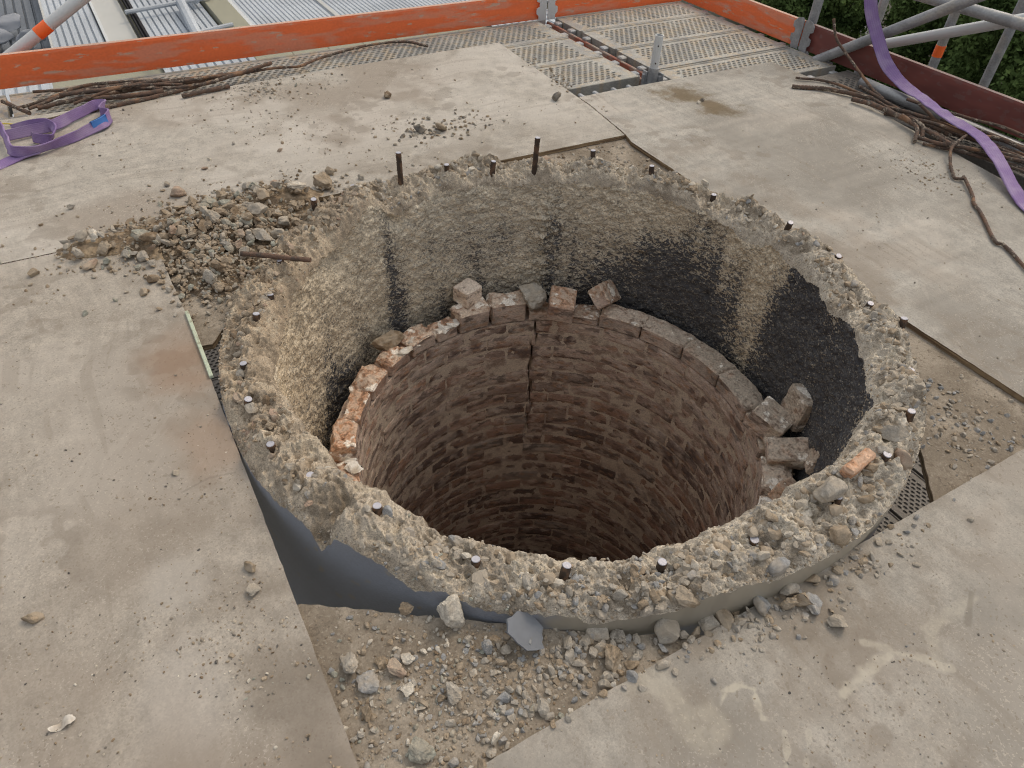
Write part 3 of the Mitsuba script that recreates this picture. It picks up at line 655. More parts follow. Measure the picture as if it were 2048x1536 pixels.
# ---------------------------------------------------------------- perforated scaffold decks
def deck_meshes(L, W):
    px, py = .041, .030
    nx, ny = int((L - .16) / px), int((W - .075) / py)
    x0 = (L - nx * px) / 2; y0 = (W - ny * py) / 2
    an = np.arange(12) * 2 * np.pi / 12 + np.pi / 4
    oc = np.array([(1, 1), (0, 1), (-1, 1), (-1, 0), (-1, -1), (0, -1), (1, -1), (1, 0)]) * np.array([px / 2, py / 2])
    oa = np.arange(8) * np.pi / 4 + np.pi / 4
    ca, sa = math.cos(.12), math.sin(.12)
    el = lambda a, b: np.stack([np.cos(oa) * a * ca - np.sin(oa) * b * sa, np.cos(oa) * a * sa + np.sin(oa) * b * ca], 1)
    e1, e2 = el(.0165, .0090), el(.0140, .0064)
    cell = np.vstack([np.c_[oc, np.zeros(8)], np.c_[e1, np.full(8, .0008)], np.c_[e2, np.full(8, .0038)], np.c_[e2, np.full(8, -.006)]])
    q = []
    for r in range(3):
        for j in range(8): k = (j + 1) % 8; q.append((r * 8 + j, r * 8 + 8 + j, r * 8 + 8 + k, r * 8 + k))
    q = np.array(q); V, F, n = [], [], 0
    for r in range(ny):
        off = (r % 2) * px / 2; m = nx - (r % 2)
        c = np.stack([x0 + px / 2 + off + np.arange(m) * px, np.full(m, y0 + py * (r + .5)), np.zeros(m)], 1)
        V.append((c[:, None] + cell[None]).reshape(-1, 3)); F.append((q[None] + (np.arange(m) * 32)[:, None, None]).reshape(-1, 4) + n); n += m * 32
        for a, b in ((0, x0 + off), (x0 + off + m * px, L)):
            V.append(np.array([(a, y0 + py * r, 0), (b, y0 + py * r, 0), (b, y0 + py * (r + 1), 0), (a, y0 + py * (r + 1), 0)])); F.append(np.array([[0, 1, 2, 3]]) + n); n += 4
    for a, b in ((0.004, y0), (W - y0, W - .004)):
        V.append(np.array([(0, a, 0), (L, a, 0), (L, b, 0), (0, b, 0)])); F.append(np.array([[0, 1, 2, 3]]) + n); n += 4
    v, f = np.vstack(V), np.vstack(F)
    top = v, np.vstack([f[:, [0, 1, 2]], f[:, [0, 2, 3]]])
    tm = trimesh.Trimesh(*top, process=False)
    if tm.face_normals[:, 2].mean() < 0: top = (top[0], top[1][:, ::-1])
    fr = M(cbox(0, L, 0, .012, -.07, .006, .003), cbox(0, L, W - .012, W, -.07, .006, .003), box(0, .006, .012, W - .012, -.07, -.001), box(L - .006, L, .012, W - .012, -.07, -.001))
    hooks = [M(cbox(xa, xb, ya, ya + .05, -.05, -.004, .006)) for xa, xb in ((-.05, -.002), (L + .002, L + .05)) for ya in (W * .16, W * .68)]
    return top, fr, hooks
princ('deck_dark_shaded', lambda p, n, uv: mix((.165, .155, .145), (.115, .105, .095), tf(p.x * 9, p.y * 9, 2.0, 4)) * (.8 + .4 * tn(p.x * 120, p.y * 120, p.z * 120)), rough=.6, metal=.2)  # own dark steel on the right walkway; platform shade painted into the lower lift
scene['deck_dark_shaded_two'] = {'type': 'twosided', 'b': dict(scene['deck_dark_shaded'])}
scene['deck_two'] = {'type': 'twosided', 'b': dict(scene['deck_steel'])}
DECK = {}
def deck(x, y, L, W, along_x, label, group, z=0.0, ang=0.0):
    if (L, W) not in DECK:
        t, f, h = deck_meshes(L, W)
        DECK[(L, W)] = (mikit.ply(t, 'deck_two'), mikit.ply(f, 'deck_steel'), [mikit.ply(k, 'galvanised') for k in h])
    t, f, hs = DECK[(L, W)]
    to = T4().translate([x + L, y, z]).rotate([0, 0, 1], ang).translate([-L, 0, 0]) if along_x else T4().translate([x, y, z]).rotate([0, 0, 1], 90)
    k = thing('scaffold_plank', label, 'scaffold plank', group)
    dark_shaded = z < -1 or not along_x  # lower lift planks take their shade as colour, the walkway is dark steel
    put('perforated_top', t, 'deck_dark_shaded_two' if dark_shaded else None, k, to); put('side_frame', f, 'deck_dark_shaded' if dark_shaded else None, k, to)
    for h in hs: put('hook', h, None, k, to)
LB = 3.26
g1 = 'perforated steel scaffold planks'
deck(2.885 - LB, 4.195, LB, .395, True, 'dusty perforated steel plank nearest the toe board of the left bay, under the rods', g1, 0, 1.5)
deck(2.885 - LB, 3.795, LB, .392, True, 'perforated steel plank running out under the back plywood sheet, middle of the left bay', g1, 0, 1.5)
deck(2.885 - LB, 3.40, LB, .388, True, 'pale perforated steel plank with its near lip bare beside the spigot tube', g1, 0, 1.0)
deck(-.40 - LB, 4.11, LB, .395, True, 'perforated steel plank continuing past the end of the bundle of rods', g1)
for y_, w_, t_ in ((4.265, .335, 'perforated steel plank against the far toe board, right of the gap'), (3.865, .392, 'perforated steel plank second from the far toe board, right of the gap'), (3.455, .40, 'clean perforated steel plank right of the spigot tube'), (3.045, .395, 'dusty steel plank half covered by the grey plywood, right of the spigot tube')):
    deck(3.035, y_, 1.15, w_, True, t_, g1)
deck(4.19, -.30, 3.26, .40, False, 'dark perforated steel plank along the maroon toe board, under the rods', g1)
# lower lift seen through the gaps
g2 = 'perforated planks of the lower lift'
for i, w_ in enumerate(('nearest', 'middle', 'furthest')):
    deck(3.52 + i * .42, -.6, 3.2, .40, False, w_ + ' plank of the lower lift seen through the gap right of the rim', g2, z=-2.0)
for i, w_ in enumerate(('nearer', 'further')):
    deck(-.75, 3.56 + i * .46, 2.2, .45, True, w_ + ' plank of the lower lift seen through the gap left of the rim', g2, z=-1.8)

# ---------------------------------------------------------------- scaffold tubes and fittings
RT = .031
def tube_thing(name, a, b, mat, label, cat, tape=None, hole=True):
    k = thing(name, label, cat)
    put('tube', pipe(a, b, RT, 22, hole), mat, k, smooth=40)
    if tape:
        a, b = np.array(a), np.array(b); p, q_ = a + (b - a) * tape[0], a + (b - a) * tape[1]
        put('tape', pipe(p, q_, RT + .0022, 22, False), 'orange_tape', k, smooth=40)
    return k
sp = thing('spigot_tube', 'upright grey spigot tube with a thinner upper half between two decks', 'scaffold tube')
put('socket', pipe((2.891, 3.298, -1.2), (2.891, 3.298, .085), RT, 24), 'galvanised', sp, smooth=40)
put('spigot', pipe((2.891, 3.298, .03), (2.892, 3.299, .262), RT * .79, 24), 'pale_galvanised', sp, smooth=40)
for dx, dy in ((.04, .02), (-.03, .035), (.035, -.03)):
    put('wedge_head', M(cbox(2.891 + dx - .016, 2.891 + dx + .016, 3.298 + dy - .012, 3.298 + dy + .012, -.03, .045, .004), cbox(2.891 + dx - .005, 2.891 + dx + .005, 3.298 + dy - .02, 3.298 + dy + .02, -.05, .06, .002)), 'galvanised', sp)
for h in (.21, .115): put('pin_hole', pipe((2.8905 - .0117, 3.2985 - .0205, h), (2.8905 - .0126, 3.2985 - .0222, h), .005, 10, False), 'dark_gap', sp)
put('transom', M(cbox(2.905, 2.925, 3.33, 4.62, -.085, -.02, .004), cbox(2.975, 2.995, 3.33, 4.62, -.085, -.02, .004), box(2.925, 2.975, 3.33, 4.62, -.085, -.075)), 'oxide_steel', label='rust red channel in the gap between the two bays of decks', cat='scaffold transom')
led = tube_thing('ledger_tube', (2.05, 3.29, -.050), (2.84, 3.29, -.050), 'galvanised', 'grey ledger tube with clamped couplers below the pale deck lip', 'scaffold tube')
for x in (2.40, 2.50, 2.63, 2.74):
    put('coupler', M(pipe((x - .024, 3.29, -.050), (x + .026, 3.29, -.050), RT + .013, 18, False), cbox(x - .014, x + .014, 3.255, 3.335, -.022, -.002, .006)), 'galvanised', led, smooth=30)
post = tube_thing('corner_standard', (4.275, 3.40, -3), (4.275, 3.40, 1.3), 'galvanised', 'grey upright tube at the joint of orange and maroon toe boards', 'scaffold tube')
def bracket(parent, x, y, axis, mat='galvanised'):
    # pressed toe board bracket with two notched ears
    for s in (-1, 1):
        pts = [(0, 0), (.058, 0), (.058, .03), (.076, .045), (.076, .075), (.052, .085), (.052, .115), (.076, .125), (.076, .155), (.05, .178), (.012, .185), (0, .17)]
        m = trimesh.creation.extrude_polygon(Polygon(pts).buffer(.004).buffer(-.001), .004, engine='earcut')
        v = np.array(m.vertices); v = np.stack([s * (v[:, 0] + .008), v[:, 2], v[:, 1]], 1)
        f = np.array(m.faces) if s < 0 else np.array(m.faces)[:, ::-1]
        if axis == 'y': v = v[:, [1, 0, 2]]; f = f[:, ::-1]
        put('toe_board_bracket', (v + [x, y, 0], f), mat, parent)
bracket(post, 4.205, 3.40, 'y')
joint = tube_thing('far_standard', (2.958, 4.66, -3), (2.958, 4.66, 1.3), 'pale_galvanised', 'pale upright bracket post where the two far orange toe boards meet', 'scaffold tube')
bracket(joint, 2.958, 4.592, 'x', 'pale_galvanised')
def toe(name, p0, p1, thick, h, mat, label, z0=0.0, sag=0.0):
    k = thing(name, label, 'toe board')
    (x0, y0), (x1, y1) = p0, p1
    d = np.array([x1 - x0, y1 - y0]); L = np.linalg.norm(d); d /= L; w = np.array([-d[1], d[0]])
    prof = np.array([(-.5, 0), (.5, 0), (.5, .92), (.42, 1), (-.42, 1), (-.5, .92)]) * [thick, h]
    n = 60; S = np.linspace(0, L, n)
    bow = .006 * (nf(np.stack([S * 1.1, S * 0, S * 0 + 3], 1), 2, len(label)) - .5)
    P = np.stack([np.c_[(np.array([x0, y0]) + d * s + w * (pp[0] + b)), pp[1] + z0] if False else np.array([x0 + d[0] * s + w[0] * (pp[0] + b), y0 + d[1] * s + w[1] * (pp[0] + b), pp[1] + z0]) for s, b in zip(S, bow) for pp in prof]).reshape(n, 6, 3)
    P = np.concatenate([P, P[:, :1]], 1); v, f = sheet(P)
    e0 = np.array([[0, 1, 2], [0, 2, 3], [0, 3, 4], [0, 4, 5]]); b_ = (n - 1) * 7
    f = np.vstack([f, e0[:, ::-1], e0 + b_]); m = trimesh.Trimesh(v, f, process=False)
    put('plank', (v, f if m.volume > 0 else f[:, ::-1]), mat, k)
    return k
toe('toe_board', (-1.1, 4.63), (2.915, 4.63), .034, .163, 'orange_paint', 'long worn orange toe board across the far left edge')
toe('toe_board', (3.0, 4.635), (4.21, 4.635), .034, .152, 'orange_paint', 'short orange toe board at the far edge, right of the pale bracket')
toe('toe_board', (4.252, 3.44), (4.252, 4.62), .034, .160, 'orange_paint', 'bright orange toe board running down the right side to the corner tube')
toe('toe_board', (4.268, -.6), (4.252, 3.36), .034, .160, 'maroon_paint', 'long maroon brown toe board along the right side')
tube_thing('brace_tube', (4.19, 3.23, -.028), (4.19, 1.75, .975), 'galvanised', 'dark grey diagonal brace tube rising from the corner past the maroon toe board', 'scaffold tube')
tube_thing('white_tube', (4.50, 3.42, -.085), (4.50, 2.10, .518), 'pale_galvanised', 'white sloping tube outside the maroon toe board', 'scaffold tube', hole=False)
tube_thing('guard_tube', (4.42, 3.6, .43), (4.42, 1.2, .47), 'galvanised', 'level grey guard rail tube at the top right', 'scaffold tube')
tube_thing('outer_standard', (5.2, 3.02, -3), (5.2, 3.02, .26), 'galvanised', 'upright grey tube with an orange band beyond the maroon toe board', 'scaffold tube', tape=(.902, .925))
tube_thing('outer_standard', (5.2, 2.625, -3), (5.2, 2.625, 1.0), 'galvanised', 'upright grey tube furthest right beyond the maroon toe board', 'scaffold tube')
tube_thing('outer_standard', (4.82, 3.31, -3), (4.82, 3.31, 1.2), 'galvanised', 'upright grey tube seen behind the purple sling', 'scaffold tube')
tube_thing('brace_tube', (-.62, 4.78, -.06), (.60, 4.78, .63), 'pale_galvanised', 'grey diagonal brace tube with an orange band behind the left toe board', 'scaffold tube', tape=(.375, .43))
tube_thing('edge_tube', (4.02, 2.72, .034), (3.99, 1.2, .034), 'galvanised', 'blue grey tube lying along the right decks beneath the rods', 'scaffold tube')

# ---------------------------------------------------------------- rods
def rod(P, r, label, cat='reinforcing rod', group=None, mat='rusty_steel', name='rusty_rod'):
    C = catmull(P, 9); C = C + (nf(C * 9, 2, 61)[:, None] - .5) * np.array([.012, .012, .004])
    k = num(name); r = r * .78; rr = r * (1 + .16 * (nn(C * 70, 62) - .5))
    put_key = mikit.ply(tube(C, rr, 9, wob=.3), mat, smooth=50)
    scene[k] = put_key; tag(k, label, cat, group); return k
GL, GR = 'rusty rods heaped along the left toe board', 'rusty rods heaped along the maroon toe board'
LEFT = [([[-.236, 3.959, .05], [0, 4.006, .05], [.349, 4.081, .052], [.626, 4.163, .055], [.928, 4.287, .06]], .013, 'long straight rusty rod nearest the purple sling, left pile'),
        ([[.392, 4.003, .055], [.639, 4.047, .055]], .014, 'short stout rod lying alone on the back plywood by the left pile'),
        ([[-.407, 4.317, .04], [-.297, 4.071, .055]], .013, 'short rod lying crosswise at the outer end of the left pile'),
        ([[-.271, 4.439, .025], [-.055, 4.376, .03], [.214, 4.377, .03], [.381, 4.313, .03]], .010, 'thin rod at the back of the left pile nearest the orange board'),
        ([[-.295, 4.109, .06], [-.132, 4.225, .06], [.012, 4.273, .05], [.326, 4.114, .065], [.498, 4.1, .065]], .010, 'wavy thin rod across the near face of the left pile'),
        ([[-.258, 4.128, .052], [-.098, 4.174, .05], [.094, 4.221, .04], [.274, 4.28, .03]], .014, 'stout rod low at the outer end of the left pile'),
        ([[-.082, 4.232, .06], [.129, 4.23, .06], [.259, 4.136, .07], [.393, 4.193, .06], [.677, 4.191, .06]], .009, 'kinked thin rod on top of the left pile'),
        ([[-.199, 4.254, .045], [-.003, 4.37, .045], [.38, 4.284, .045], [.597, 4.206, .045]], .011, 'long rod along the back of the left pile'),
        ([[1.081, 4.26, .03], [1.251, 4.372, .025], [1.579, 4.472, .025], [1.807, 4.473, .02], [1.919, 4.333, .02]], .010, 'bowed rod lying alone on the decks right of the left pile'),
        ([[.621, 4.21, .045], [.911, 4.271, .035], [1.081, 4.26, .03]], .009, 'rod tip trailing from the right end of the left pile'),
        ([[-.052, 4.147, .055], [.151, 4.094, .06], [.317, 4.079, .066]], .016, 'thickest rod in the near middle of the left pile'), ([[.319, 4.216, .05], [.516, 4.186, .05], [.649, 4.251, .05]], .012, 'short bent rod at the right of the left pile'),
        ([[-.15, 4.19, .075], [.1, 4.17, .08], [.33, 4.21, .075]], .013, 'straight rod lying uppermost on the left pile'), ([[.0, 4.30, .04], [.25, 4.25, .055], [.55, 4.27, .04]], .013, 'stout rod along the back middle of the left pile'), ([[-.34, 4.20, .04], [-.05, 4.28, .055], [.2, 4.31, .045]], .010, 'gently curved rod at the back outer side of the left pile'),
        ([[.28, 4.15, .075], [.5, 4.17, .07], [.75, 4.24, .05]], .011, 'rod on top at the inner right of the left pile'), ([[-.10, 4.11, .055], [.15, 4.16, .085], [.42, 4.12, .07]], .009, 'slim arched rod in the middle of the left pile')]
for P, r, lb in LEFT: rod(P, r, lb or 'bent rusty rod tangled in the pile along the left toe board', group=GL)
RIGHT = [([[4.0, 3.036, .302], [4.0, 2.978, .214], [4.0, 2.882, .156], [3.98, 2.745, .1], [3.95, 2.584, .045], [3.9, 2.462, .04]], .010, 'thin rod sticking up out of the right pile in front of the maroon toe board'),
         ([[3.638, 2.891, .055], [3.765, 2.783, .055], [3.79, 2.618, .06], [3.783, 2.403, .06], [3.708, 2.21, .06]], .009, 'thin rod at the far tip of the right pile'),
         ([[3.519, 2.803, .052], [3.641, 2.708, .055], [3.732, 2.569, .06], [3.793, 2.462, .06]], .015, 'thick rod end resting on the grey plywood at the far tip of the right pile'),
         ([[3.671, 2.502, .06], [3.696, 2.336, .07], [3.674, 2.141, .075], [3.631, 1.943, .08], [3.597, 1.818, .08]], .016, 'thickest rod along the near side of the right pile'),
         ([[3.755, 2.443, .05], [3.734, 2.225, .05], [3.73, 2.036, .05], [3.691, 1.804, .06], [3.758, 1.504, .05]], .013, 'long rod through the middle of the right pile'),
         ([[3.679, 2.187, .085], [3.629, 2.056, .08], [3.524, 1.976, .055]], .013, 'short hooked rod end turned out onto the grey plywood'),
         ([[3.663, 2.111, .095], [3.654, 2.044, .085], [3.604, 1.992, .055]], .014, 'second short hooked rod end beside the first on the grey plywood'),
         ([[3.571, 1.991, .06], [3.587, 1.886, .07], [3.662, 1.745, .08], [3.769, 1.528, .08]], .012, 'rod along the near edge of the right pile under the sling'), ([[3.55, 1.945, .052], [3.619, 1.837, .052], [3.69, 1.694, .052], [3.731, 1.488, .052]], .010, 'slim rod lowest at the near edge of the right pile'),
         ([[3.886, 2.094, .06], [3.956, 1.935, .06], [3.981, 1.647, .06]], .013, 'rod nearest the blue grey tube in the right pile'), ([[3.755, 2.167, .14], [3.852, 2.065, .05]], .010, 'short rod standing askew between sling and maroon toe board'),
         ([[3.887, 2.321, .09], [3.921, 2.08, .1], [3.956, 1.956, .1], [4.008, 1.85, .1], [3.987, 1.6, .1]], .010, 'dark thin rod highest against the maroon toe board'), ([[3.792, 1.839, .09], [3.881, 1.734, .09], [3.864, 1.55, .09]], .014, 'stout rod under the sling at the outer side of the right pile'),
         ([[3.711, 1.74, .085], [3.795, 1.533, .08]], .015, 'stoutest rod at the lower end of the right pile'), ([[3.953, 2.676, .03], [3.895, 2.45, .035], [3.808, 2.182, .045], [3.783, 1.949, .05]], .012, 'rod running under the sling at the back of the right pile'),
         ([[3.84, 2.40, .03], [3.82, 2.1, .07], [3.86, 1.8, .06], [3.9, 1.5, .06]], .013, 'rod bowed over the middle of the right pile'), ([[3.70, 2.30, .05], [3.76, 2.0, .085], [3.82, 1.7, .07], [3.84, 1.4, .07]], .012, 'rod crossing the middle of the right pile lengthwise'), ([[3.9, 2.3, .02], [3.88, 2.0, .03], [3.93, 1.7, .03], [3.92, 1.3, .03]], .014, 'rod lying lowest on the dark perforated plank in the right pile')]
for P, r, lb in RIGHT: rod(P, r, lb or 'bent rusty rod tangled in the pile along the maroon toe board', group=GR)
rod([[3.80, 1.86, .085], [3.697, 1.843, .10], [3.562, 1.804, .085], [3.47, 1.735, .06], [3.391, 1.664, .055], [3.352, 1.622, .052], [3.37, 1.597, .056], [3.385, 1.60, .058], [3.273, 1.478, .054], [3.215, 1.43, .052], [3.145, 1.342, .052], [2.999, 1.189, .052], [3.001, 1.146, .052], [2.899, .977, .052], [2.80, .83, .052]], .0095, 'long crooked rod snaking out from the right pile across the grey plywood')
rod([[.273, 2.293, .118], [.375, 2.22, .118], [.476, 2.148, .118]], .0115, 'straight rust red rod lying on the rim beside the rubble heap', name='rusty_bar')
rod([[3.13, 3.62, .02], [2.90, 3.31, .267], [2.889, 3.30, .262]][:2], .0016, 'thin pale wire tied to the top of the spigot tube', cat='wire', name='tie_wire', mat='pale_galvanised')

# ---------------------------------------------------------------- slings
def ribbon(P, width, side_v, thick=.0045, per=10):
    C = catmull(P, per); n = len(C); t, _, _ = frames(C)
    if callable(side_v): S = np.array([side_v(i / (n - 1)) for i in range(n)])
    else:
        sv = np.asarray(side_v, float)
        S = np.array([np.array([np.interp(k, np.linspace(0, 1, len(sv)), sv[:, j]) for j in range(3)]) for k in np.linspace(0, 1, n)]) if sv.ndim == 2 else np.tile(sv, (n, 1))
    S = S - t * (S * t).sum(1, keepdims=True); S /= np.linalg.norm(S, axis=1, keepdims=True); N = np.cross(t, S)
    us = np.array([-.5, -.46, -.40, 0, .40, .46, .5]); up = np.array([-.2, .9, .55, .5, .55, .9, -.2])
    prof = [(u * width, h * thick) for u, h in zip(us, up)] + [(u * width, -h * thick) for u, h in zip(us[::-1], up[::-1])]
    P_ = np.stack([C + S * a + N * b for a, b in prof], 1)
    k = len(prof); v = P_.reshape(-1, 3)
    i = np.arange(n - 1)[:, None] * k; j = np.arange(k)[None]; q_ = (j + 1) % k
    f = np.stack([i + j, i + q_, i + k + q_, i + k + j], -1).reshape(-1, 4); f = np.vstack([f[:, [0, 1, 2]], f[:, [0, 2, 3]]])
    e = np.array([[0, a, a + 1] for a in range(1, k - 1)]); f = np.vstack([f, e[:, ::-1], e + (n - 1) * k])
    m = trimesh.Trimesh(v, f, process=False); f = f if m.volume > 0 else f[:, ::-1]
    L = np.concatenate([[0], np.cumsum(np.linalg.norm(np.diff(C, axis=0), axis=1))])
    uv = np.stack([np.repeat(L, k), np.tile([(a / width + .5) for a, b in prof], n)], 1)
    v = v + (np.repeat(N, k, 0) * (nf(v * 16 + 5, 3, 67)[:, None] - .5) * .016 + np.repeat(S, k, 0) * (nf(v * 9 + 2, 2, 68)[:, None] - .5) * .010)
    return (v, f), uv
m, uv_ = ribbon([[4.1, 3.0, .62], [4.1, 2.908, .427], [4.1, 2.807, .291], [4.075, 2.643, .16], [4.03, 2.475, .105], [3.95, 2.28, .105], [3.85, 2.10, .115], [3.79, 1.96, .118], [3.75, 1.80, .115], [3.595, 1.58, .10], [3.441, 1.365, .06], [3.338, 1.185, .048], [3.20, 1.0, .045]], .068,
                [[.55, -.66, .5], [.57, -.64, .48], [.6, -.6, .45], [.75, -.5, .25], [.85, -.45, .05], [.80, -.5, .15], [.72, -.62, .0], [.74, -.62, .0], [.74, -.62, .0]])
put('lifting_sling', m, 'purple_webbing', smooth=True, uv=uv_, label='long purple webbing sling hanging down over the right pile of rods', cat='lifting sling')
sl = thing('lifting_sling', 'looped purple webbing sling with a blue tag on the back plywood sheet', 'lifting sling')
up = (.12, .25, .95)
m, uv_ = ribbon([[-.55, 3.90, .075], [-.43, 3.90, .085], [-.40, 3.72, .08], [-.385, 3.60, .075], [-.30, 3.585, .07], [-.18, 3.645, .068], [-.045, 3.74, .07], [.01, 3.79, .072], [.035, 3.85, .075], [.0, 3.90, .075], [.03, 3.975, .078], [-.01, 4.0, .075], [-.09, 3.93, .072], [-.206, 3.83, .07], [-.30, 3.81, .072], [-.40, 3.78, .075]], .047, [up, (.4, .3, .8), (.3, -.4, .8), (-.2, .6, .8), up, (.5, .5, .6), (.1, .5, .8), up])
put('webbing', m, 'purple_webbing', sl, smooth=True, uv=uv_)
m, uv_ = ribbon([[-.372, 3.839, .075], [-.286, 3.849, .082], [-.225, 3.824, .082], [-.205, 3.753, .078], [-.226, 3.69, .07], [-.265, 3.70, .066], [-.30, 3.74, .066]], .042, [(0, .4, .8), (.2, .2, .9), (.6, 0, .7), (.4, -.2, .8)])
put('inner_loop', m, 'purple_webbing', sl, smooth=True, uv=uv_)
m, uv_ = ribbon([[-.62, 3.44, .046], [-.519, 3.495, .046], [-.445, 3.545, .047], [-.36, 3.595, .05], [-.29, 3.612, .055]], .06, (-.5, .8, .1))
put('flat_tail', m, 'purple_webbing', sl, smooth=True, uv=uv_)
m, uv_ = ribbon([[-.052, 3.735, .072], [-.01, 3.770, .073], [.018, 3.797, .074]], .052, up, .0075)
put('blue_tag', m, 'blue_tag', sl, smooth=30)
rod([[-.55, 4.01, .052], [-.466, 4.005, .052], [-.406, 3.984, .052], [-.366, 3.948, .052], [-.352, 3.899, .050]], .0045, 'yellow cord lying beside the looped purple sling', cat='cord', name='cord', mat='yellow_cord')

# ---------------------------------------------------------------- loose bricks and big stones on the lining
def loose_brick(x, y, z, L, W, Hh, R, mat, label, seed, k=(0.4, 1.0), cat='brick'):
    v, f = trimesh.remesh.subdivide_to_size(*(lambda m: (m.vertices, m.faces))(cbox(-L / 2, L / 2, -W / 2, W / 2, -Hh / 2, Hh / 2, .006)), .018)
    d = nf(v * 45 + seed, 3, seed) - .5; v = v * (1 + .10 * d[:, None]) + (nf(v * 20 + seed, 2, seed + 1)[:, None] - .5) * .008
    v = v @ R.T; v[:, 2] -= v[:, 2].min(); v = v + [x, y, z]
    return put('loose_brick', (v, f), mat, smooth=35, uv=None, label=label, cat=cat) if mat != 'brick_broken' else put('loose_brick', (v, f), mat, uv=np.tile([k], (len(v), 1)), label=label, cat=cat)
E3 = lambda a, b, c: trimesh.transformations.euler_matrix(a, b, c)[:3, :3]
def tan_dir(a): return math.radians(a + 90)
def onring(a, r): return CX + r * math.cos(math.radians(a)), CY + r * math.sin(math.radians(a))
x, y = 1.225, 2.425; loose_brick(x, y, -.478, .105, .095, .085, E3(0, 0, .35), 'brick_broken', 'pale pink brick end standing alone on the lining below the tallest bars', 301, (1.3, .2))
x, y = 1.60, 2.19; loose_brick(x, y, -.53, .15, .12, .095, E3(.12, -.1, .95), 'brick_broken', 'brown half brick lying level on the lining beside the grey lump', 302, (.6, .6))
x, y = 1.80, 2.13; loose_brick(x, y, -.52, .16, .105, .075, E3(.75, .35, .5), 'brick_broken', 'half brick tilted on end with a white mortar patch, against the black wall', 303, (.8, 1.0))
stone(1.485, 2.28, .085, 1, 'grey angular lump on the lining by the crack', name='concrete_lump', shape=3, z=-.475, cat='concrete lump')
stone(.79, 2.335, .088, 3, 'round brown lump wedged between lining and left wall', name='concrete_lump', shape=4, z=-.52, cat='concrete lump')
loose_brick(2.035, 1.10, -.47, .15, .13, .15, E3(.0, .1, -.35), 'brick_broken', 'big grey brick block leaning on the black wall at the right', 304, (1.08, .3))
loose_brick(1.90, 1.15, -.51, .13, .14, .10, E3(.2, .05, .3), 'brick_broken', 'greyish brick with a white end, left of the big block', 305, (1.12, 1.2))
loose_brick(1.87, 1.01, -.54, .16, .10, .08, E3(.3, -.2, -.7), 'brick_broken', 'white faced brick chunk low in the gap below the big block', 306, (1.15, 1.6))
loose_brick(1.93, .87, -.52, .17, .12, .10, E3(-.3, .25, -.9), 'brick_broken', 'flat pinkish brick slab half hidden by the near rim', 307, (1.1, .0))
loose_brick(1.74, .87, -.56, .12, .10, .07, E3(.2, .4, .2), 'brick_broken', 'dark red brick chunk at the bottom of the right gap', 308, (.1, .0))
CH_ = [(*onring(rng.uniform(-62, -22), rng.uniform(.84, .95)), -.59 + rng.uniform(0, .06)) for _ in range(90)]
x, y = 1.395, .572
loose_brick(x, y, rim_at(math.degrees(math.atan2(y - CY, x - CX)), math.hypot(x - CX, y - CY)) - .004, .125, .032, .032, E3(.1, .08, .18), 'brick_broken', 'orange brick splinter lying on the rim by a cut bar', 309, (.0, .0))

# ---------------------------------------------------------------- named stones
stone(.330, .745, .056, 4, 'knobbly pale pinkish lump propped on the near edge of the rim', name='concrete_lump', shape=0, an=(.75, .75, 1.9), tilt=.25, z=.02, cat='concrete lump')
v = trimesh.creation.extrude_polygon(Polygon([(-.040, -.012), (-.033, -.034), (-.024, -.052), (-.013, -.044), (-.004, -.046), (.006, -.040), (.019, -.043), (.031, -.022), (.042, -.006), (.037, .010), (.035, .026), (.020, .036), (.011, .048), (-.003, .043), (-.017, .041), (-.023, .027), (-.031, .014)]), .006, engine='earcut')
v.apply_transform(trimesh.transformations.euler_matrix(.5, -.2, .9)); v.apply_translation((.452, .628, .062))
put('slate_flake', v, 'flake_grey', label='flat blue grey flake leaning on rubble at the near rim', cat='flake')
princ('flake_grey', lambda p, n, uv: mix((.20, .215, .245), (.155, .165, .185), tf(p.x * 60, p.y * 60, p.z * 60, 3)), rough=.5)
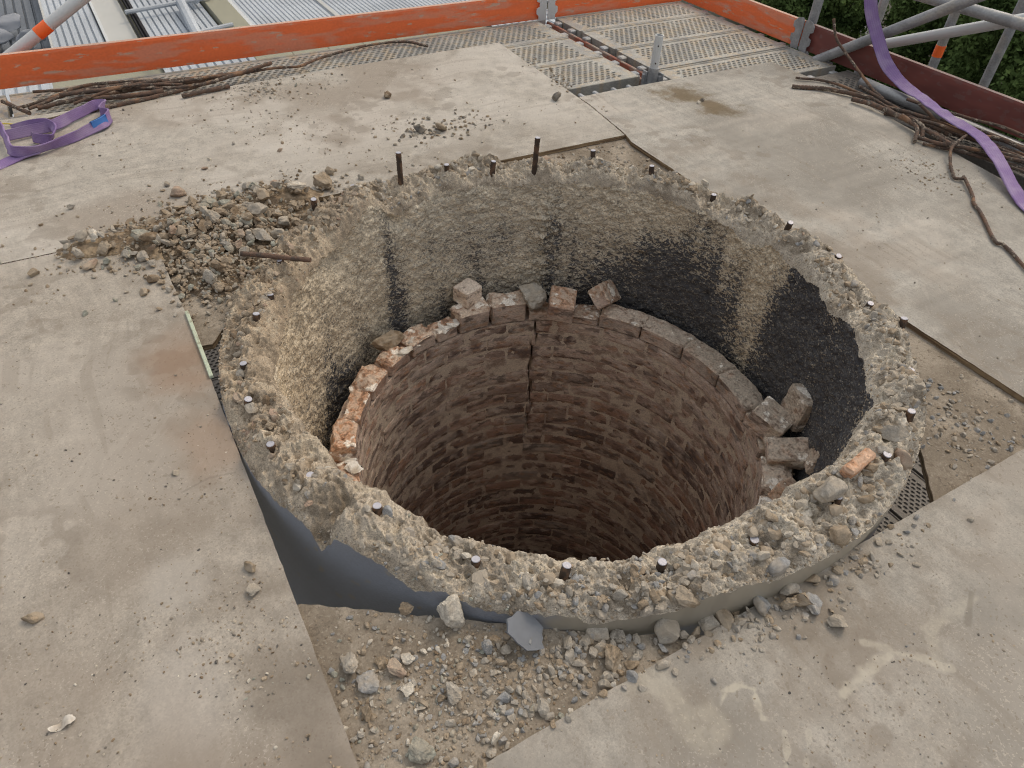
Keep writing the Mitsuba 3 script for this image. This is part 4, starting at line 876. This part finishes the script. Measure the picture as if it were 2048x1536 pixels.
SP = [(.74, .483, .040, 1, 'squat grey lump bridging the dark gap at the near rim'), (.873, .462, .044, 0, 'rounded grey brown lump beside the dark gap at the near right'), (.594, .490, .036, 0, 'lump with a dark hole at the edge of the chalked sheet'), (.120, .697, .030, 2, 'rounded blue grey stone, biggest on the near corner piece'),
      (.187, .645, .020, 4, 'small pale block right of the blue grey stone'), (.260, .592, .026, 1, 'upright grey chip standing on the near corner piece'), (1.084, .318, .030, 1, 'pale flat lump alone on the chalked sheet'), (1.075, .372, .030, 2, 'long grey pebble on the chalked sheet by the rim'), (1.05, .425, .034, 1, 'dark grey lump against the near right rim'),
      (.095, .752, .030, 1, 'flat grey shard at the edge of the left sheet'), (.181, .700, .026, 6, 'round stone with a rusty spot on the near corner piece'), (-.463, 1.167, .026, 0, 'curled tan stone alone on the left sheet'), (-.158, 2.70, .028, 4, 'pale white slab at the outer end of the rubble heap'), (-.120, 1.447, .012, 1, 'small grey pebble by the dark scratch on the left sheet'),
      (.157, .522, .030, 7, 'flat greenish stone at the bottom of the near corner piece'), (-.024, 1.072, .022, 0, 'tan stone with a blue chip on the left sheet edge'), (-.034, 1.012, .018, 1, 'grey tan stone beside the left sheet edge'), (1.347, 3.60, .034, 3, 'brown clod with a twig far back on the plywood'), (2.159, 3.205, .032, 5, 'dark knobbly block near the corner of the back sheet'),
      (1.43, 3.10, .040, 0, 'tan lump in the small heap behind the rim'), (1.33, 3.13, .034, 5, 'dark lump in the small heap behind the rim'), (1.69, 2.575, .062, 6, 'rounded sandy lump at the foot of the tallest bar'), (.60, 2.74, .050, 4, 'pale flat slab on the heap beside the left notch'), (1.56, .585, .042, 1, 'grey block on the rim beside the orange splinter'),
      (1.535, .53, .038, 6, 'brown grey block at the outer edge of the rim by the splinter'), (1.27, .545, .055, 1, 'large rough slab bedded in the near right rim'), (.015, 2.60, .040, 3, 'brown flat clod at the left of the rubble heap'), (1.0, .455, .034, 2, 'pale knob of concrete on the rubble by the near right rim'), (2.855, 2.85, .012, 4, 'small pale pebble in the oil stain'), (2.90, 2.87, .014, 5, 'dark clod in the oil stain')]
for x, y, s, tn_, lb in SP: stone(x, y, s, tn_, lb, name='stone')
v, f = rock_shape(205, 2, .6); v = v * [.032, .022, .006]; v[:, 2] += .008 * np.sin(v[:, 0] * 120)
put('white_shard', (v * .8 + [-.43, .897, .047], f), 'white_mortar', smooth=30, label='crumpled white shard near the bottom of the left sheet', cat='shard')

# ---------------------------------------------------------------- loose stones, one by one
used, SCATTERED = [], []
def free(x, y, s):
    for a, b, c in used:
        if (a - x) ** 2 + (b - y) ** 2 < (.72 * (c + s)) ** 2: return False
    used.append((x, y, s)); return True
def scatter(n, sample, smin, smax, label, group, tones=None):
    k = t_ = 0
    while k < n and t_ < n * 40:
        t_ += 1; x, y = sample(); s = smin + (smax - smin) * rng.random() ** 1.8
        if not free(x, y, s): continue
        tn_ = int(rng.choice(tones if tones is not None else range(8))); sh_ = int(rng.integers(30))
        SCATTERED.append((stone(x, y, s, tn_, label, group, shape=sh_), group, tn_, sh_, x, y, s)); k += 1
def s_pile():
    while True:
        cx, cy, sx, sy, a = PILE[int(rng.choice(5, p=[.42, .22, .14, .15, .07]))]
        x, y = rng.normal(cx, sx * .95), rng.normal(cy, sy * .95)
        if math.hypot(x - CX, y - CY) > 1.13 and not (y < 2.12 and x > .05): return x, y
def s_ring(a0, a1, r0=.985, r1=1.09):
    def s(): return onring(rng.uniform(a0, a1), rng.uniform(r0, r1))
    return s
def s_box(cx, cy, sx, sy, ok=lambda x, y: True):
    def s():
        while True:
            x, y = rng.normal(cx, sx), rng.normal(cy, sy)
            if math.hypot(x - CX, y - CY) > 1.125 and ok(x, y): return x, y
    return s
scatter(100, s_pile, .016, .048, 'grey or brown stone in the big rubble heap left of the hole', 'stones of the big rubble heap', [0, 0, 0, 1, 1, 3, 1, 7, 6, 0])
scatter(16, s_ring(112, 152, .99, 1.13), .014, .034, 'brown stone where the rubble heap banks onto the left of the rim', 'stones where the heap meets the rim', [0, 3, 3, 0, 6, 1])
scatter(36, s_ring(-150, -75), .010, .026, 'small grey stone bedded on the near side of the broken rim', 'stones on the near side of the rim', [1, 1, 0, 2, 1, 4])
scatter(16, s_ring(150, 205), .009, .022, 'small brown stone bedded on the left side of the broken rim', 'stones on the left side of the rim', [0, 0, 3, 6, 1])
scatter(20, s_ring(-62, 45, .975, 1.11), .009, .026, 'small sandy stone bedded on the right side of the broken rim', 'stones on the right side of the rim', [0, 1, 1, 0, 6, 4])
scatter(24, s_box(.19, .62, .11, .13, lambda x, y: x > .06 and y > .45 and x + y * .9 > .55), .008, .020, 'small grey or tan stone on the near corner piece of plywood', 'stones on the near corner piece', [0, 1, 2, 7, 1, 0, 4])
scatter(36, lambda: (lambda t: (.38 + .98 * t + rng.normal(0, .02), .655 - .225 * min(1, t * 1.8) + rng.normal(-.012, .022)))(rng.random()), .013, .034, 'grey rubble stone along the foot of the near rim', 'stones along the foot of the near rim', [1, 1, 0, 2, 1])
for n, cx, cy, sx, sy in ((6, 1.40, 3.12, .12, .06), (6, .85, 3.93, .12, .06), (6, .7, 3.2, .3, .25)):
    scatter(n, s_box(cx, cy, sx, sy, lambda x, y: y > 2.75), .008, .020, 'small stone scattered on the back plywood sheet', 'stones scattered on the back plywood sheet')

# each stone's own label: size rank among its like, shape, colour, and what it lies by
WORD = ['tan', 'grey', 'blue grey', 'brown', 'pale', 'dark grey', 'pinkish tan', 'greenish grey']
ORD = ['largest', 'second largest', 'third largest', 'fourth largest', 'fifth largest', 'sixth largest', 'seventh largest', 'eighth largest', 'ninth largest', 'tenth largest', 'eleventh largest', 'twelfth largest']
def where(g, x, y):
    a = math.degrees(math.atan2(y - CY, x - CX))
    if g.startswith('stones of the big'):
        if x < 0: return "at the rubble heap's outer tail"
        if y > 2.70 and x > .38: return 'at the far end of the rubble heap'
        if y < 2.42: return 'at the near foot of the rubble heap'
        return 'on the crest of the rubble heap' if x < .28 else 'on the heap beside the rusty bar'
    if 'heap meets' in g: return 'where the rubble heap meets the rim'
    if 'near side' in g: return 'on the near rim ' + ('by the slate grey wall' if a < -126 else 'in the middle' if a < -104 else 'by the orange splinter')
    if 'left side' in g: return 'on the left side of the rim'
    if 'right side' in g: return 'on the right rim beside the ' + ('grey sheet' if a > 0 else 'lower corner piece')
    if 'corner piece' in g: return 'on the near corner piece ' + ('by the wall gap' if y > .62 else 'by the chalked sheet')
    if 'foot of' in g: return "at the near rim foot " + ('on the corner piece' if x < .8 else 'on the chalked sheet')
    return 'on the back plywood ' + ('near the rods' if y > 3.6 else 'in the small heap' if x > 1.2 else 'left of the tall bar')
classes = {}
for key, g, t_, sh, x, y, sz in SCATTERED:
    classes.setdefault((('angular', 'blocky', 'rounded')[sh % 3], WORD[t_], where(g, x, y)), []).append((sz, key))
for (shp, col, wh), items_ in classes.items():
    for i, (sz, key) in enumerate(sorted(items_, reverse=True)):
        labels[key]['label'] = ('%s %s %s stone %s' % (ORD[min(i, 11)], shp, col, wh)) if len(items_) > 1 else '%s %s stone %s' % (shp, col, wh)

# ---------------------------------------------------------------- fine debris that nobody could count
def gravel(pts, sizes, tones, sub=1, seed=5, lift=.28, dust=0.0):
    r = np.random.default_rng(seed); base = []
    for i in range(14):
        v, f = _rs(500 + seed * 20 + i, 0, .7) if sub == 0 else _rs(500 + seed * 20 + i, sub, .7)
        base.append((v, f))
    V, F, U, n = [], [], [], 0
    for (x, y, z), s, t in zip(pts, sizes, tones):
        v, f = base[int(r.integers(14))]
        Rm_ = trimesh.transformations.euler_matrix(r.normal(0, .5), r.normal(0, .5), r.uniform(0, 6.3))[:3, :3]
        w = (v * s) @ Rm_.T; w = w + [x, y, z + s * lift]
        V.append(w); F.append(f + n); U.append(np.tile([[(t + .5) / 8, dust + (1 - dust) * r.random()]], (len(w), 1))); n += len(w)
    return (np.vstack(V), np.vstack(F)), np.vstack(U)
def batch_ground(x, y):
    th_ = np.degrees(np.arctan2(y - CY, x - CX)); r = np.hypot(x - CX, y - CY); ri = r_in(th_); ro = r_out(th_)
    t = np.clip((r - ri) / (ro - ri), 0, 1); _, h = rim_z(th_, t); b = board_z(x, y) + heap_h(x, y)
    return np.where(r > ro, b, np.where(r > ri + .006, np.maximum(h, 0), -9)), r
def gaps(x, y):
    # where there is no board between rim and sheets
    g = (y < .945 - .72 * (x - .05)) | (y > .445 + 1.1) if False else np.zeros_like(x, bool)
    corner = (x > .04) & (x < 2.262) & (y > .44) & (y < 2.7)
    solid = (x * .69 + y < .985 - .0) & (x < .9) | ((y > 2.0) & (x < .72) & (y - 2.09 > (x - .17) * 1.2 - .0)) | ((x > 1.6) & (y < 1.2) & ((x - 1.78) * 1.15 > (y - .612) - .02)) | ((x > 1.55) & (y > 2.0) & ((x - 1.55) + 1.15 * (y - 2.62) > 0))
    return corner & ~solid
def cloud(n, fx, fy, smin, smax, power, tones, seed, rmin=1.125):
    r = np.random.default_rng(seed); x, y = fx(r, n), fy(r, n) if not callable(fx) or fy is not None else None
    return x, y
debris = []
def add_cloud(n, cx, cy, sx, sy, smin, smax, pw=2.5, tones=(0, 1, 3, 1, 2, 5), seed=0, clip=None):
    r = np.random.default_rng(seed + 77)
    x, y = r.normal(cx, sx, n), r.normal(cy, sy, n)
    s = smin + (smax - smin) * r.random(n) ** pw; t = r.choice(tones, n)
    z, rr = batch_ground(x, y)
    ok = (z > -1) & ((rr < R_OUT) | ~gaps(x, y))
    ok &= (s > .009) | ((x > .04) & (y > .44) & (y < 2.7)) | (nf(np.stack([x * 7, y * 7, x * 0 + 2], -1), 3, 88) > .40 + .16 * r.random(n))
    if clip: ok &= clip(x, y)
    debris.append((np.c_[x, y, z - .0005][ok], s[ok], t[ok]))
add_cloud(130, .29, 2.58, .16, .12, .014, .030, 1.5, (0, 0, 3, 3, 1, 7), 31)
add_cloud(60, .60, .52, .2, .05, .010, .022, 1.5, (1, 1, 0, 2), 32, lambda x, y: y > .40)
add_cloud(1500, .30, 2.56, .19, .15, .004, .015, 2.0, (0, 0, 3, 1, 7, 3), 1)
add_cloud(700, .17, 2.32, .09, .11, .003, .014, 1.8, (0, 0, 3, 1, 3, 7), 21)
add_cloud(1500, -.2, 1.6, .35, .5, .001, .0030, 2.0, (3, 5, 5, 3, 0, 4), 24, lambda x, y: (x < .035) & (y < 2.68))
add_cloud(1500, .9, 3.3, .7, .4, .0012, .0040, 2.2, (3, 5, 5, 3, 0, 4), 25, lambda x, y: (y > 2.73) & (y < 4.0))
add_cloud(900, -.18, .75, .22, .22, .0012, .0045, 2.0, (3, 5, 5, 3, 0, 4), 26, lambda x, y: x < .035)
add_cloud(1200, -.1, .95, .3, .35, .001, .0032, 2.2, (3, 5, 5, 3, 0, 4), 22, lambda x, y: x < .035)
add_cloud(900, .8, .15, .35, .14, .001, .003, 2.2, (3, 5, 5, 3, 0, 4), 23, lambda x, y: y < .43)
add_cloud(700, .05, 2.62, .25, .15, .003, .010, 2.0, (0, 0, 3, 1, 3), 2)
add_cloud(500, .55, 2.76, .2, .1, .003, .012, 2.0, (0, 3, 1, 0), 3)
add_cloud(1400, .22, .60, .14, .16, .0025, .009, 2.2, (0, 1, 2, 0, 3, 4, 7), 4, lambda x, y: (y > .44))
add_cloud(800, .52, .57, .18, .07, .003, .013, 2.0, (1, 1, 0, 2), 5, lambda x, y: y > .40)
add_cloud(500, 1.12, .40, .2, .035, .003, .011, 2.2, (1, 1, 0, 2), 6)
add_cloud(500, -.05, .75, .10, .25, .002, .006, 2.2, (0, 1, 3, 5, 4), 7, lambda x, y: x < .04)
add_cloud(900, -.15, 1.1, .3, .5, .0015, .005, 2.5, (3, 5, 5, 3, 0, 4), 8, lambda x, y: x < .035)
add_cloud(900, .75, 3.4, .6, .40, .0025, .009, 3.0, (3, 5, 5, 3, 0, 4), 9, lambda x, y: (y > 2.73) & (y < 4.2))
add_cloud(500, 1.42, 3.13, .14, .07, .003, .012, 2.2, (0, 1, 3, 5), 10, lambda x, y: y > 2.72)
add_cloud(400, .85, 3.95, .2, .10, .003, .010, 2.2, (1, 1, 3, 4), 11)
add_cloud(500, 2.0, 2.45, .2, .2, .003, .010, 2.2, (0, 1, 3, 1), 12, lambda x, y: (x < 2.262) & (y < 2.7))
add_cloud(350, 1.95, .62, .12, .13, .003, .012, 2.2, (1, 1, 0, 2), 13, lambda x, y: (x > 1.72) & (y > .44))
add_cloud(260, 2.6, 1.4, .3, .8, .002, .006, 2.5, (0, 1, 3, 5), 14, lambda x, y: (x > 2.28) & (x < 3.5))
add_cloud(500, 1.05, .12, .28, .10, .0015, .0045, 2.2, (1, 1, 5, 0, 2), 15, lambda x, y: y < .43)
add_cloud(260, 3.3, 1.75, .10, .12, .002, .007, 2.2, (0, 3, 5), 16, lambda x, y: x < 3.6)
add_cloud(200, 2.33, 3.42, .05, .2, .003, .010, 2.0, (0, 1, 3), 17, lambda x, y: (x < 2.36) | (y > 3.4))
g_, u_ = gravel(np.vstack([d[0] for d in debris]), np.concatenate([d[1] for d in debris]), np.concatenate([d[2] for d in debris]), 1, 3)
g2_, u2_ = gravel(CH_, [rng.uniform(.010, .032) for _ in CH_], [int(rng.choice([6, 4, 0, 5, 1])) for _ in CH_], 1, 6)
put('chip_rubble', g2_, 'stone', uv=u2_, label='small chips of brick and mortar in the gap right of the lining', cat='rubble', kind='stuff')
put('loose_grit', g_, 'stone', uv=u_, label='loose grit and fine rubble strewn over the plywood sheets', cat='grit', kind='stuff')
# grains and pebbles crusted on the broken rim
r_ = np.random.default_rng(91); n = 26000
a_ = r_.uniform(-180, 180, n); t_ = r_.random(n); rr = r_in(a_) * (1 - t_) + r_out(a_) * t_
x, y = CX + rr * np.cos(np.radians(a_)), CY + rr * np.sin(np.radians(a_)); _, h = rim_z(a_, t_)
dens = nf(np.stack([x * 9, y * 9, x * 0], -1), 3, 92); crumb = np.arange(n) > 11000; ok = crumb | (dens > .44 + .2 * r_.random(n) - .1)
s = np.where(crumb, .0014 + .0032 * r_.random(n), .004 + .022 * r_.random(n) ** 4.5)
edge = np.minimum(t_, 1 - t_) * .15; s = np.minimum(s, .004 + edge * .35); h = h - .020 * np.exp(-t_ / .05) - .006
left = (a_ > 110) | (a_ < -170); tone = np.where(left, r_.choice([0, 3, 0, 6, 1], n), r_.choice([1, 0, 1, 2, 1, 0, 0, 4], n))
g_, u_ = gravel(np.c_[x, y, h][ok], s[ok], tone[ok], 1, 4, .04, .7)
put('aggregate', g_, 'stone', chim, uv=u_, kind='stuff')
# soil under the big heap
gx, gy = np.meshgrid(np.linspace(-.45, .78, 220), np.linspace(2.0, 2.95, 170), indexing='ij')
h0 = heap_h(gx, gy); hz = h0 * (.75 + .9 * (nf(np.stack([gx * 22, gy * 22, gx * 0], -1), 4, 71) - .3)) + (nf(np.stack([gx * 70, gy * 70, gx * 0], -1), 3, 72) - .5) * .016
hz = np.where(h0 > .012, np.maximum(hz, .0), -.03); base_ = board_z(gx, gy)
Pz = np.stack([gx, gy, base_ + hz - .0135], -1)
rr = np.hypot(gx - CX, gy - CY); bad = (rr < 1.10) | gaps(gx, gy)
v, f = sheet(Pz); ok = ~(bad.reshape(-1)[f].any(1)) & (h0.reshape(-1)[f].min(1) > .008)
put('rubble_soil', (v, f[ok][:, ::-1] if trimesh.Trimesh(v, f[ok], process=False).face_normals[:, 2].mean() < 0 else f[ok]), 'debris_soil', smooth=True, label='brown crumbled concrete dust under the big rubble heap', cat='rubble', kind='stuff')

# ---------------------------------------------------------------- roofs below
def ribbed(x0, x1, y0, y1, z, pitch, h=.09):
    xs, zs = [], []
    x = x0
    while x < x1:
        xs += [x, x + pitch * .70, x + pitch * .76, x + pitch * .94]; zs += [h, h, 0, 0]; x += pitch
    xs, zs = np.array(xs), np.array(zs) + z
    P = np.stack([np.stack([xs, np.full_like(xs, y), zs], 1) for y in (y0, y1)], 1)
    v, f = sheet(P); m = trimesh.Trimesh(v, f, process=False)
    return v, f if m.face_normals[:, 2].mean() > 0 else f[:, ::-1]
Z0 = -6.0
ba = thing('metal_roof_building', 'building with a dark ribbed roof below the far left corner', 'building')
put('dark_roof', ribbed(-9, -.62, 24.5, 50, Z0 - .4, .28), 'roof_dark', ba); put('pale_roof', ribbed(-.60, .62, 24.2, 50, Z0, .20), 'roof_metal', ba)
put('wall', box(-9, .62, 24.6, 50, -14, Z0 - .5), 'beige_panel', ba); put('fascia', box(-.66, -.60, 24.2, 50, Z0 - .3, Z0 + .14), 'white_render', ba)
put('gutter', box(.63, .80, 24.0, 50, Z0 - .25, Z0 - .05), 'dark_gap', ba)
bb = thing('annex_building', 'low annex with a flat white roof slab between ribbed roofs', 'building')
put('roof_slab', box(.86, 1.72, 23.9, 50, Z0 - .3, Z0 + .05), 'white_render', bb); put('kerb', box(.82, .90, 23.9, 50, Z0 - .2, Z0 + .16), 'pale_galvanised', bb); put('wall', box(.86, 1.95, 24.2, 50, -14, Z0 - .31), 'beige_panel', bb)
for x in (1.76, 1.88): put('roof_cable', tube([(x - .02, 22.5, Z0 + .2), (x, 36, Z0 + .2), (x, 50, Z0 + .2)], .028, 8), 'dark_gap', bb)
bc = thing('shed_building', 'shed with a pale ribbed roof and roof frame beyond the left toe board', 'building')
put('roof_sheet', ribbed(2.05, 4.25, 24.0, 50, Z0, .20), 'roof_metal', bc); put('wall', box(2.05, 5.05, 24.2, 50, -14, Z0 - .1), 'beige_panel', bc)
put('parapet', box(4.28, 5.02, 23.8, 50, Z0 - .1, Z0 + .25), 'beige_panel', bc); put('flashing', box(1.97, 2.05, 23.9, 50, Z0 - .1, Z0 + .14), 'dark_gap', bc)
put('roof_frame', M(tube([(1.7, 27.6, Z0 + .35), (4.5, 28.4, Z0 + .35)], .07, 8), tube([(3.3, 24.5, Z0 + .3), (3.5, 28.2, Z0 + .35)], .16, 8), tube([(3.4, 24.9, Z0 + .3), (4.5, 25.3, Z0 + .3)], .07, 8), tube([(4.0, 28.2, Z0 + .35), (4.1, 31, Z0 + .35)], .12, 8)), 'roof_metal', bc, smooth=40)
bd = thing('warehouse_building', 'wide warehouse with a fine ribbed grey roof behind the far toe boards', 'building')
put('roof_sheet', ribbed(5.25, 34, 24.8, 70, Z0, .16, .05), 'roof_metal', bd); put('wall', box(5.1, 34, 24.9, 70, -14, Z0 - .08), 'beige_panel', bd)
put('flashing', box(5.08, 5.24, 24.7, 70, Z0 - .05, Z0 + .10), 'pale_galvanised', bd); put('flashing', box(8.0, 8.14, 24.8, 70, Z0 + .055, Z0 + .10), 'white_render', bd)
for i in range(9): put('wall_panel', box(4.6 + i * 1.15, 5.73 + i * 1.15, 21.0, 24.0, Z0 - .16, Z0 - .10), 'beige_panel', bd)
put('roof_sheet', ribbed(12.6, 15.6, 21.2, 24.0, Z0 - .08, .28), 'roof_metal', bd)
put('low_roof', box(-9, 4.55, 20.0, 23.8, -14, Z0 - .12), 'beige_panel', bc)
put('low_sheet', ribbed(-9, -.9, 20.5, 23.7, Z0 - .10, .28), 'roof_metal', ba); put('low_sheet', ribbed(1.95, 4.4, 20.5, 23.7, Z0 - .10, .24), 'roof_metal', bc)
for i, (x, y, s, t_) in enumerate(((-1.55, 28.6, .62, 'upper'), (-1.2, 27.2, .50, 'lower'), (-2.1, 27.6, .55, 'outer'))):
    v, f = rock_shape(230 + i, 2, .6); v = v * s * [1, 1, .8]
    put('tarpaulin_bundle', (v + [x, y, Z0 - .05 + .2 * s], f), 'grey_tarp', smooth=True, label='%s pale grey tarpaulin bundle on the dark roof' % t_, cat='tarpaulin bundle')

# ---------------------------------------------------------------- trees on the right
def tree(x, y, z, h, r, label, seed, n=24000):
    g = np.random.default_rng(seed); k = thing('dark_tree', label, 'tree', 'dark evergreen trees below the scaffold')
    put('trunk', tube(catmull([(x, y, -14), (x + .2, y, -14 + h * .4), (x, y + .1, -14 + h * .9)], 5), np.linspace(.28, .06, 11), 9), 'bark', k, smooth=True)
    m = 46; ca = g.uniform(0, 6.28, m); ch = g.random(m) ** .8; cr = r * np.sqrt(g.random(m)) * (1.05 - .40 * ch)
    cc = np.stack([x + cr * np.cos(ca), y + cr * np.sin(ca), -14 + h * (.02 + .96 * ch)], 1); cs = r * g.uniform(.16, .34, m)
    i = g.integers(m, size=n); d = g.normal(size=(n, 3)); d /= np.linalg.norm(d, axis=1, keepdims=True); c = cc[i] + d * (cs[i] * g.random(n) ** .4)[:, None] * [1, 1, 1.5]
    a = g.normal(size=(n, 3)) + d * .5 + [0, 0, -.3]; a /= np.linalg.norm(a, axis=1, keepdims=True); b = np.cross(a, g.normal(size=(n, 3))); b /= np.linalg.norm(b, axis=1, keepdims=True)
    L = g.uniform(.12, .30, n)[:, None]; w = g.uniform(.035, .075, n)[:, None]
    V = np.stack([c - a * L * .5, c + b * w, c + a * L * .5, c - b * w], 1).reshape(-1, 3); q_ = np.arange(n)[:, None] * 4
    put('crown', (V, np.vstack([q_ + [0, 1, 2], q_ + [0, 2, 3]])), 'leaf_dark', k)
az = lambda a, d: (d * math.cos(math.radians(a)), d * math.sin(math.radians(a)))
TREES = [(45.5, 40, 10, 3.6), (40.5, 38, 10.4, 3.4), (37.6, 45, 10, 2.6), (49, 44, 9.5, 3.4), (30.4, 34, 10.5, 2.5), (26.6, 30, 10.5, 3.0), (21.8, 27, 10.4, 3.2), (29.5, 44, 10.5, 3.4), (24, 38, 10.5, 3.4), (17, 25, 10, 3.2), (19, 35, 10, 3.4), (43, 52, 10, 4.0), (36.3, 60, 9, 3.2), (36.6, 41, 10, 1.8), (39.0, 33, 9.5, 2.4), (32.2, 40, 10, 1.7)]
TL = ['dark evergreen left of the corner tube', 'dark evergreen just right of the corner tube', 'evergreen left of the road patch behind the purple sling', 'dark evergreen behind the far right corner of the deck', 'evergreen right of the road patch', 'dark evergreen behind the white tube', 'dark evergreen behind the outer tube furthest right', 'tall evergreen above the white tube', 'evergreen high at the top right', 'dark evergreen low above the maroon toe board end', 'evergreen behind the lowest one at the right', 'further evergreen behind the orange corner', 'far evergreen above the road patch', 'narrow evergreen at the left edge of the road patch', 'evergreen low behind the corner bracket', 'narrow evergreen at the right edge of the road patch']
for i, ((a, d, h, r), lb) in enumerate(zip(TREES, TL)):
    x, y = az(a, d); tree(x, y, 0, h, r, lb, 700 + i)
